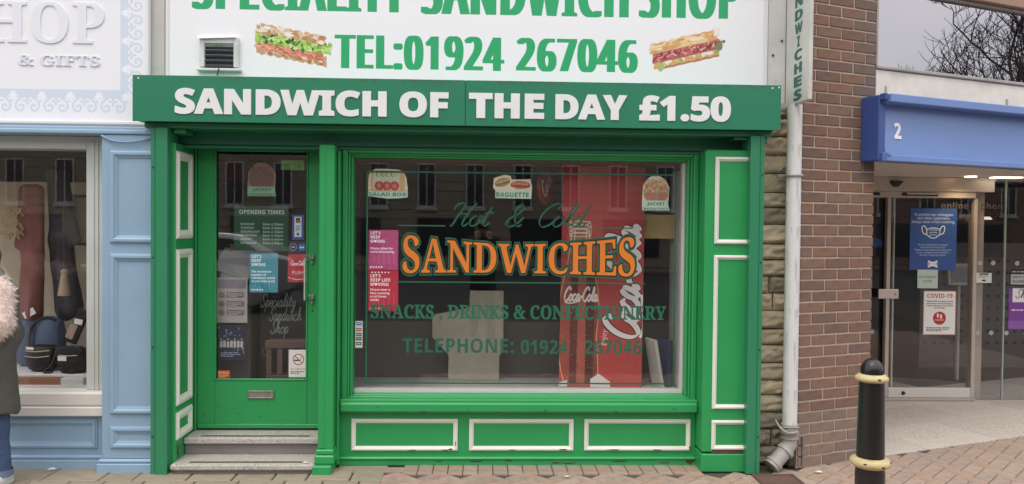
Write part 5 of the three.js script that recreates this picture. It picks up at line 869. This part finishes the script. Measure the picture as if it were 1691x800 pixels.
  part(wt, 'tassel', [cyl(.045, .02, .16, -3.04, 1.10, -.4, 12), new THREE.SphereGeometry(.025, 12, 8).translate(-3.04, 1.27, -.4)], M(.40, .31, .20, .8)); part(wt, 'cord', cyl(.004, .004, .7, -3.04, 1.28, -.4, 6), M(.1, .08, .06, .7));
}
for (const [x, z, s, l] of [[-2.82, .17, .02, 'white crumpled paper scrap beside the blue shopfront base'], [-1.16, .27, .012, 'tiny white paper scrap at the middle pilaster foot'], [.55, .33, .012, 'small white scrap on block paving below the shop window'], [2.25, .24, .016, 'small white scrap at foot of brick wall']]) {
  const g = new THREE.IcosahedronGeometry(s, 1), p = g.attributes.position; for (let i = 0; i < p.count; i++) { const k = 1 + .4 * n3(p.getX(i) * 90, p.getY(i) * 90, p.getZ(i) * 90 + x); p.setXYZ(i, p.getX(i) * k * 1.4, p.getY(i) * k * .35, p.getZ(i) * k * .8); } g.computeVertexNormals(); g.translate(x, s * .3 + .008, z);
  if (l.includes('pilaster')) g.translate(0, .067, -.02);
  single('paper_scrap', g, M(.72, .70, .66, .8), l, 'litter', 'litter scraps on the pavement');
}
// ---------------------------------------------------------------- people (surface nets over a distance field of tapered capsules)
// a head facing +z, chin to crown .22, centred on the neck top
function headGeo(s = 1) {
  return netMesh((x, y, z) => {
    let d = Math.hypot(x / .074, (y - .12) / .105, (z + .005) / .092) - 1; d *= .075;
    d = smin(d, cap(x, y, z, [[0, .035, .045], [0, .05, .03], .032, .05]), .04);
    d = smin(d, cap(x, y, z, [[0, .118, .088], [0, .082, .104], .008, .014]), .018);
    d = smin(d, cap(x, y, z, [[-.02, .052, .083], [.02, .052, .083], .008, .008]), .012);
    for (const q of [-1, 1]) { d = smin(d, cap(x, y, z, [[q * .077, .085, -.005], [q * .08, .125, -.012], .009, .012]), .008); d = -smin(-d, cap(x, y, z, [[q * .03, .118, .098], [q * .034, .118, .096], .013, .013]), .012); d = smin(d, Math.hypot(x - q * .031, y - .116, z - .073) - .0125, .003); }
    return smin(d, cap(x, y, z, [[0, .06, -.01], [0, -.06, -.02], .048, .055]), .03);
  }, [-.11, -.09, -.12], [.11, .25, .14], .0045).scale(s, s, s);
}
function handGeo(side, curl) { // palm at origin, fingers down -y, thumb to the side
  const l = [[[0, 0, 0], [0, -.07, .0], .024, .03], [[-.018, -.01, 0], [-.022, -.075, 0], .016, .014], [[.018, -.01, 0], [.022, -.075, 0], .016, .014]];
  [[-.03, .062, .0085], [-.010, .075, .009], [.010, .07, .009], [.029, .052, .008]].forEach(([x, len, r]) => { const a = [x, -.085, 0], b = [x * 1.05, -.085 - len * .45 * Math.cos(curl), len * .45 * Math.sin(curl)], c = [x * 1.05, b[1] - len * .55 * Math.cos(curl * 2.2), b[2] + len * .55 * Math.sin(curl * 2.2)]; l.push([a, b, r, r], [b, c, r, r * .8]); });
  l.push([[-.02, -.03, .005], [-.048, -.055, .02], .014, .011], [[-.048, -.055, .02], [-.05, -.09, .028], .011, .008]);
  return bones(l.map(([a, b, ra, rb]) => [[a[0] * side, a[1], a[2]], [b[0] * side, b[1], b[2]], ra, rb]), .008, .004);
}
const SKIN = M(.45, .27, .19, .55);
{ // woman passing at the left edge, turned slightly toward the left
  const P = [-3.09, 0, .45], t = thing('person', 'person in dark olive parka with cream fur collar and blue jeans at left edge', 'person', P, undefined, -.05);
  const coat = bones([[[-.12, 1.20, 0], [.12, 1.20, 0], .075, .075], [[0, 1.18, 0], [0, .95, .02], .13, .14], [[-.05, 1.0, .01], [-.075, .46, .02], .12, .15], [[.05, 1.0, .01], [.075, .46, .02], .12, .15], [[.13, 1.18, -.03], [.15, .93, -.05], .058, .05], [[.15, .93, -.05], [.12, .76, .10], .05, .045], [[-.14, 1.19, -.01], [-.17, .93, -.02], .062, .052], [[-.17, .93, -.02], [-.14, .76, .12], .05, .045]], .07, .011,
    (d, x, y, z) => Math.max(d + .004 * n3(x * 16, y * 9, z * 16), .455 - y + .015 * n3(x * 9, 0, z * 9)));
  part(t, 'coat', coat, M(.085, .08, .066, .85, { bumpMap: T.gritBump, bumpScale: .002 }));
  part(t, 'zip', new THREE.TubeGeometry(new THREE.CatmullRomCurve3([[.03, .48, .178], [.035, .65, .168], [.03, .85, .16], [.02, 1.02, .155]].map((q) => new THREE.Vector3(...q))), 24, .006, 6), M(.55, .47, .38, .4, { metalness: .5 }));
  part(t, 'pocket', cbox(.12, .012, .01, .003).rotateZ(-.5).rotateY(.5).translate(.14, .80, .155), M(.04, .038, .03, .8));
  const core = [[[.10, .88, .16], [.185, 1.02, .12], .05, .07], [[.185, 1.02, .12], [.16, 1.2, .06], .07, .062], [[.16, 1.2, .06], [0, 1.28, -.09], .06, .065], [[0, 1.28, -.09], [-.13, 1.25, .04], .065, .065], [[-.13, 1.25, .04], [-.12, 1.1, .14], .065, .05], [[-.12, 1.1, .14], [-.05, .92, .17], .05, .035]];
  const fur = part(t, 'fur_collar', bones(core, .03, .012, (d, x, y, z) => d + .012 * n3(x * 30, y * 30, z * 30)), M(.76, .62, .55, .95));
  { // tufts
    const r = seeded(44), p = fur.geometry.attributes.position, n = fur.geometry.attributes.normal, pos = [], N = 6000;
    for (let i = 0; i < N; i++) { const q = Math.floor(r() * p.count), o = new THREE.Vector3().fromBufferAttribute(p, q), d = new THREE.Vector3().fromBufferAttribute(n, q).multiplyScalar(.8).add(new THREE.Vector3(r() - .5, r() - .9, r() - .5).multiplyScalar(.9)).normalize(), s = new THREE.Vector3(r() - .5, r() - .5, r() - .5).cross(d).normalize().multiplyScalar(.0022), l = .016 + .02 * r(), e = o.clone().addScaledVector(d, l); o.addScaledVector(d, -.004); pos.push(...o.clone().add(s).toArray(), ...o.clone().sub(s).toArray(), ...e.toArray()); }
    const g = new THREE.BufferGeometry(); g.setAttribute('position', new THREE.Float32BufferAttribute(pos, 3)); g.computeVertexNormals(); const m = part(fur, 'fur_tufts', g, M(.78, .67, .59, .95)); m.userData.kind = 'stuff';
  }
  const legs = [[[.085, .62, .01], [.10, .36, .025], .09, .068], [[.10, .36, .025], [.115, .075, .0], .066, .058], [[-.085, .62, .01], [-.09, .36, .04], .09, .068], [[-.09, .36, .04], [-.08, .075, .03], .066, .056]];
  const jn = part(t, 'jeans', bones(legs, .03, .010, (d, x, y, z) => Math.max(d + .003 * n3(x * 20, y * 25, z * 20), .062 - y)), M(.065, .105, .215, .85, { map: T.dirtTone, bumpMap: T.gritBump, bumpScale: .0015 }));
  for (const x of [.115, -.08]) part(jn, 'cuff', new THREE.CylinderGeometry(.065, .067, .04, 24, 1, true).translate(x, .082, x > 0 ? .0 : .03), M(.13, .17, .27, .85));
  for (const [x, z] of [[.118, .0], [-.08, .03]]) { const s = part(t, 'shoe', bones([[[x, .045, z - .04], [x + .012, .035, z + .13], .042, .034]], .02, .008, (d, a, b) => Math.max(d, .004 - b)), M(.7, .69, .67, .6)); part(s, 'sole', bones([[[x, .02, z - .045], [x + .012, .02, z + .135], .042, .036]], .02, .008, (d, a, b) => Math.max(d, b - .018, .001 - b)), M(.6, .6, .58, .7)); }
  const body = part(t, 'body', merge([headGeo().rotateY(-.5).translate(-.02, 1.315, .02), handGeo(1, .35).rotateX(-.6).translate(.125, .755, .165), handGeo(-1, .35).rotateX(-.6).translate(-.125, .755, .165)]), SKIN);
  part(body, 'hair', netMesh((x, y, z) => { let d = (Math.hypot(x / .088, (y - .125) / .118, (z + .02) / .105) - 1) * .088; d = smin(d, cap(x, y, z, [[-.05, .1, -.06], [-.06, -.05, -.05], .05, .035]), .03); d = smin(d, cap(x, y, z, [[.05, .1, -.06], [.06, -.05, -.05], .05, .035]), .03); d += .004 * n3(x * 60, y * 12, z * 60); return Math.max(d, Math.min(z - .035 - (y - .15) * .6, .5)); }, [-.14, -.12, -.17], [.14, .27, .1], .007).rotateY(-.5).translate(-.02, 1.315, .02), M(.10, .06, .04, .7));
  part(t, 'scarf', bones([[[-.06, 1.29, .05], [.07, 1.29, .05], .04, .04], [[.07, 1.29, .05], [.06, 1.31, -.05], .04, .04], [[-.06, 1.29, .05], [-.06, 1.31, -.05], .04, .04], [[0, 1.27, .08], [.01, 1.08, .15], .04, .035]], .03, .010), M(.22, .21, .20, .9));
}
{ // the photographer, seen mirrored in the shop window
  const t = thing('person', 'person in dark coat photographing the shop, seen as a reflection in its window', 'person', [-.02, 0, 5.78], undefined, Math.PI);
  part(t, 'coat', bones([[[-.18, 1.40, 0], [.18, 1.40, 0], .085, .085], [[0, 1.4, 0], [0, 1.1, .01], .16, .17], [[0, 1.1, .01], [0, .78, 0], .17, .19], [[.19, 1.40, 0], [.30, 1.20, .08], .07, .06], [[.30, 1.20, .08], [.10, 1.45, .24], .055, .042], [[-.19, 1.40, 0], [-.30, 1.20, .08], .07, .06], [[-.30, 1.20, .08], [-.10, 1.45, .24], .055, .042]], .06, .016, (d, x, y) => Math.max(d, .72 - y)), M(.03, .03, .034, .85));
  part(t, 'trousers', bones([[[.09, .82, 0], [.11, .45, .02], .10, .075], [[.11, .45, .02], [.13, .09, 0], .072, .058], [[-.09, .82, 0], [-.11, .45, .02], .10, .075], [[-.11, .45, .02], [-.13, .09, 0], .072, .058]], .04, .016), M(.03, .034, .05, .85));
  for (const x of [.13, -.13]) part(t, 'shoe', bones([[[x, .045, -.04], [x, .035, .14], .045, .036]], .02, .012, (d, a, b) => Math.max(d, .004 - b)), M(.03, .03, .03, .6));
  const body = part(t, 'body', merge([headGeo(1.04).translate(0, 1.53, .02), handGeo(1, .6).rotateX(Math.PI - .4).translate(.085, 1.46, .27), handGeo(-1, .6).rotateX(Math.PI - .4).translate(-.085, 1.46, .27)]), SKIN);
  part(body, 'hair', netMesh((x, y, z) => { const d = (Math.hypot(x / .088, (y - .13) / .118, (z + .015) / .105) - 1) * .088; return Math.max(d, z - .03 - (y - .16) * .6, .06 - y); }, [-.12, -.02, -.14], [.12, .27, .12], .009).scale(1.04, 1.04, 1.04).translate(0, 1.53, .02), M(.28, .26, .24, .7));
  single('phone', B(-.095, .055, 1.59, 1.665, 5.475, 5.484, .003), M(.02, .02, .022, .3), 'dark phone held up by the photographer, only mirrored in the window', 'phone');
}
// ---------------------------------------------------------------- across the street (mirrored in the glass)
{
  const stone = M(.36, .32, .26, .9, { map: T.stoneTone, bumpMap: T.gritBump, bumpScale: .004 }), fm = M(.5, .49, .46, .6), gl = M(.03, .035, .045, .08), roofM = M(.06, .06, .07, .8);
  const house = (x0, x1, h, label, m, z = 25) => {
    const t = thing('terrace_building', label, 'building', [(x0 + x1) / 2, .08, z + 3], 'buildings across the street');
    part(t, 'wall', B(x0, x1, .08, h, z, z + 7, .01), m);
    const rows = Array.from({ length: Math.floor(h / .36) }, (_, i) => B(x0 - .001, x1 + .001, .1 + i * .36, .425 + i * .36, z - .03, z - .001, .008)); part(t, 'stone_course', rows, m);
    part(t, 'roof', extr(polyShape([[z - .4, h], [z + 3.5, h + 2.3], [z + 7.4, h]]), x1 - x0 + .2).rotateY(-Math.PI / 2).translate(x1 + .1, 0, 0), roofM);
    for (const [y0, y1, w] of [[2.35, 4.05, .72], [5.0, 6.5, .72]]) if (y1 < h - .3) for (let x = x0 + .8; x < x1 - .9; x += 1.85) { const f = part(t, 'window', ring(x, x + w, y0, y1, .07, z - .07, z - .035, .004), fm); part(f, 'pane', B(x + .07, x + w - .07, y0 + .07, y1 - .07, z - .05, z - .04, .002), gl); part(f, 'glazing_bar', B(x + w / 2 - .02, x + w / 2 + .02, y0 + .07, y1 - .07, z - .062, z - .051, .002), fm); part(f, 'sill', B(x - .06, x + w + .06, y0 - .12, y0 - .001, z - .12, z - .031, .01), fm); }
    for (let x = x0 + 1; x < x1 - 2; x += 3.6) { const d = part(t, 'shop_window', B(x, x + 2.2, .5, 1.95, z - .05, z - .032, .004), gl); }
  };
  house(-30, -11, 7.4, 'dark stone terrace with slate roof, furthest left across the street', stone);
  house(-10.8, 9, 7.8, 'long dark stone building with tall sash windows facing the sandwich shop', M(.35, .315, .26, .9, { map: T.stoneTone }));
  house(9.2, 27, 7.2, 'brown brick building at the right-hand end across the street', M(.28, .19, .155, .9, { map: T.brickTone }));
}
{ // silver car parked at the kerb, mirrored in the left windows
  const cx = -5.6, z = 10.0, t = thing('parked_car', 'silver hatchback parked across from the shops', 'car', [cx, 0, z]);
  const sh = (pts) => { const s = new THREE.Shape(); s.moveTo(...pts[0]); s.splineThru(pts.slice(1).map((p) => new THREE.Vector2(...p))); return s; };
  const prof = sh([[-2.05, .35], [-2.1, .55], [-2.05, .78], [-1.7, .88], [-1.05, .95], [-.5, 1.33], [.2, 1.46], [1.0, 1.42], [1.65, 1.10], [1.98, .98], [2.05, .7], [2.0, .38], [1.2, .26], [0, .24], [-1.2, .26], [-2.05, .35]]);
  const g = new THREE.ExtrudeGeometry(prof, { depth: 1.5, bevelEnabled: true, bevelThickness: .1, bevelSize: .07, bevelOffset: -.07, bevelSegments: 4, curveSegments: 40 }); { const p = g.attributes.position; for (let i = 0; i < p.count; i++) if (p.getY(i) > .95) { const k = (p.getY(i) - .95) * .42; p.setZ(i, .75 + (p.getZ(i) - .75) * (1 - k)); } g.computeVertexNormals(); }
  part(t, 'body', g.translate(cx, 0, z - .75), M(.5, .51, .53, .3, { metalness: .6, clearcoat: 1 }));
  const wg = sh([[-.93, .96], [-.45, 1.27], [.2, 1.38], [.95, 1.34], [1.4, 1.08], [1.2, .97], [-.93, .96]]);
  for (const s of [-1, 1]) { part(t, 'side_window', new THREE.ExtrudeGeometry(wg, { depth: .03, bevelEnabled: false, curveSegments: 30 }).rotateX(s * -.19).translate(cx, s < 0 ? .03 - .19 + .17 : .0, z + s * (s < 0 ? .80 : .86) + (s < 0 ? -.20 : .1)), M(.015, .017, .02, .06)); for (const x of [-1.3, 1.28]) { const w = part(t, 'wheel', new THREE.CylinderGeometry(.31, .31, .2, 32).rotateX(Math.PI / 2).translate(cx + x, .31, z + s * .76), M(.02, .02, .02, .8)); part(w, 'rim', new THREE.CylinderGeometry(.2, .2, .21, 24).rotateX(Math.PI / 2).translate(cx + x, .31, z + s * .76), M(.5, .5, .52, .3, { metalness: .8 })); } }
  for (const s of [-1, 1]) part(t, 'headlight', new THREE.SphereGeometry(.1, 16, 10).scale(.6, .6, 1.2).translate(cx - 2.03, .70, z + s * .55), M(.6, .6, .62, .1));
}
// bare winter trees, mirrored in the bank's upper window
{
  const bark = M(.05, .042, .038, .9);
  const tree = (x, z, H, seed, label) => {
    const r = seeded(seed), t = thing('bare_tree', label, 'tree', [x, 0, z], 'leafless trees in the open street'), trunk = [], twigs = [];
    const seg = (a, b, ra, rb, big) => { const d = b.clone().sub(a), l = d.length(), g = new THREE.CylinderGeometry(rb, ra, l, big ? 10 : 5, 1, true); g.applyQuaternion(new THREE.Quaternion().setFromUnitVectors(new THREE.Vector3(0, 1, 0), d.normalize())); const m = a.clone().add(b).multiplyScalar(.5); g.translate(m.x, m.y, m.z); (big ? trunk : twigs).push(g); };
    const grow = (p, d, len, rad, depth) => {
      let q = p.clone(), dir = d.clone(); const n = 6;
      for (let i = 0; i < n; i++) { dir.add(new THREE.Vector3(r() - .5, (r() - .35) * .8, r() - .5).multiplyScalar(.36)).normalize(); const e = q.clone().addScaledVector(dir, len / n); seg(q, e, rad * (1 - .4 * i / n), rad * (1 - .4 * (i + 1) / n), depth < 2); q = e; if (depth < 6 && i > 0) { const k = depth < 1 && i > 3 ? 2 : 1; for (let c = 0; c < k; c++) if (r() < (depth < 2 ? .95 : .74)) { const s = new THREE.Vector3(r() - .5, r() * .5 - .08, r() - .5).normalize(); grow(q, dir.clone().multiplyScalar(.55).add(s).normalize(), len * (.55 + .25 * r()), Math.max(rad * .57, .009), depth + 1 + (r() < .3 ? 1 : 0)); } } }
    };
    grow(new THREE.Vector3(x, -.05, z), new THREE.Vector3(0, 1, 0), H * .55, H * .0145, 0);
    part(t, 'trunk', trunk, bark); part(t, 'crown', twigs.length ? twigs : trunk, bark);
  };
  tree(23.0, 3.8, 8.1, 8, 'leafless tree nearest the bank across the open street');
  tree(22.3, 6.6, 5.0, 23, 'second leafless tree further along the street');
}
renderer.render(scene, camera);
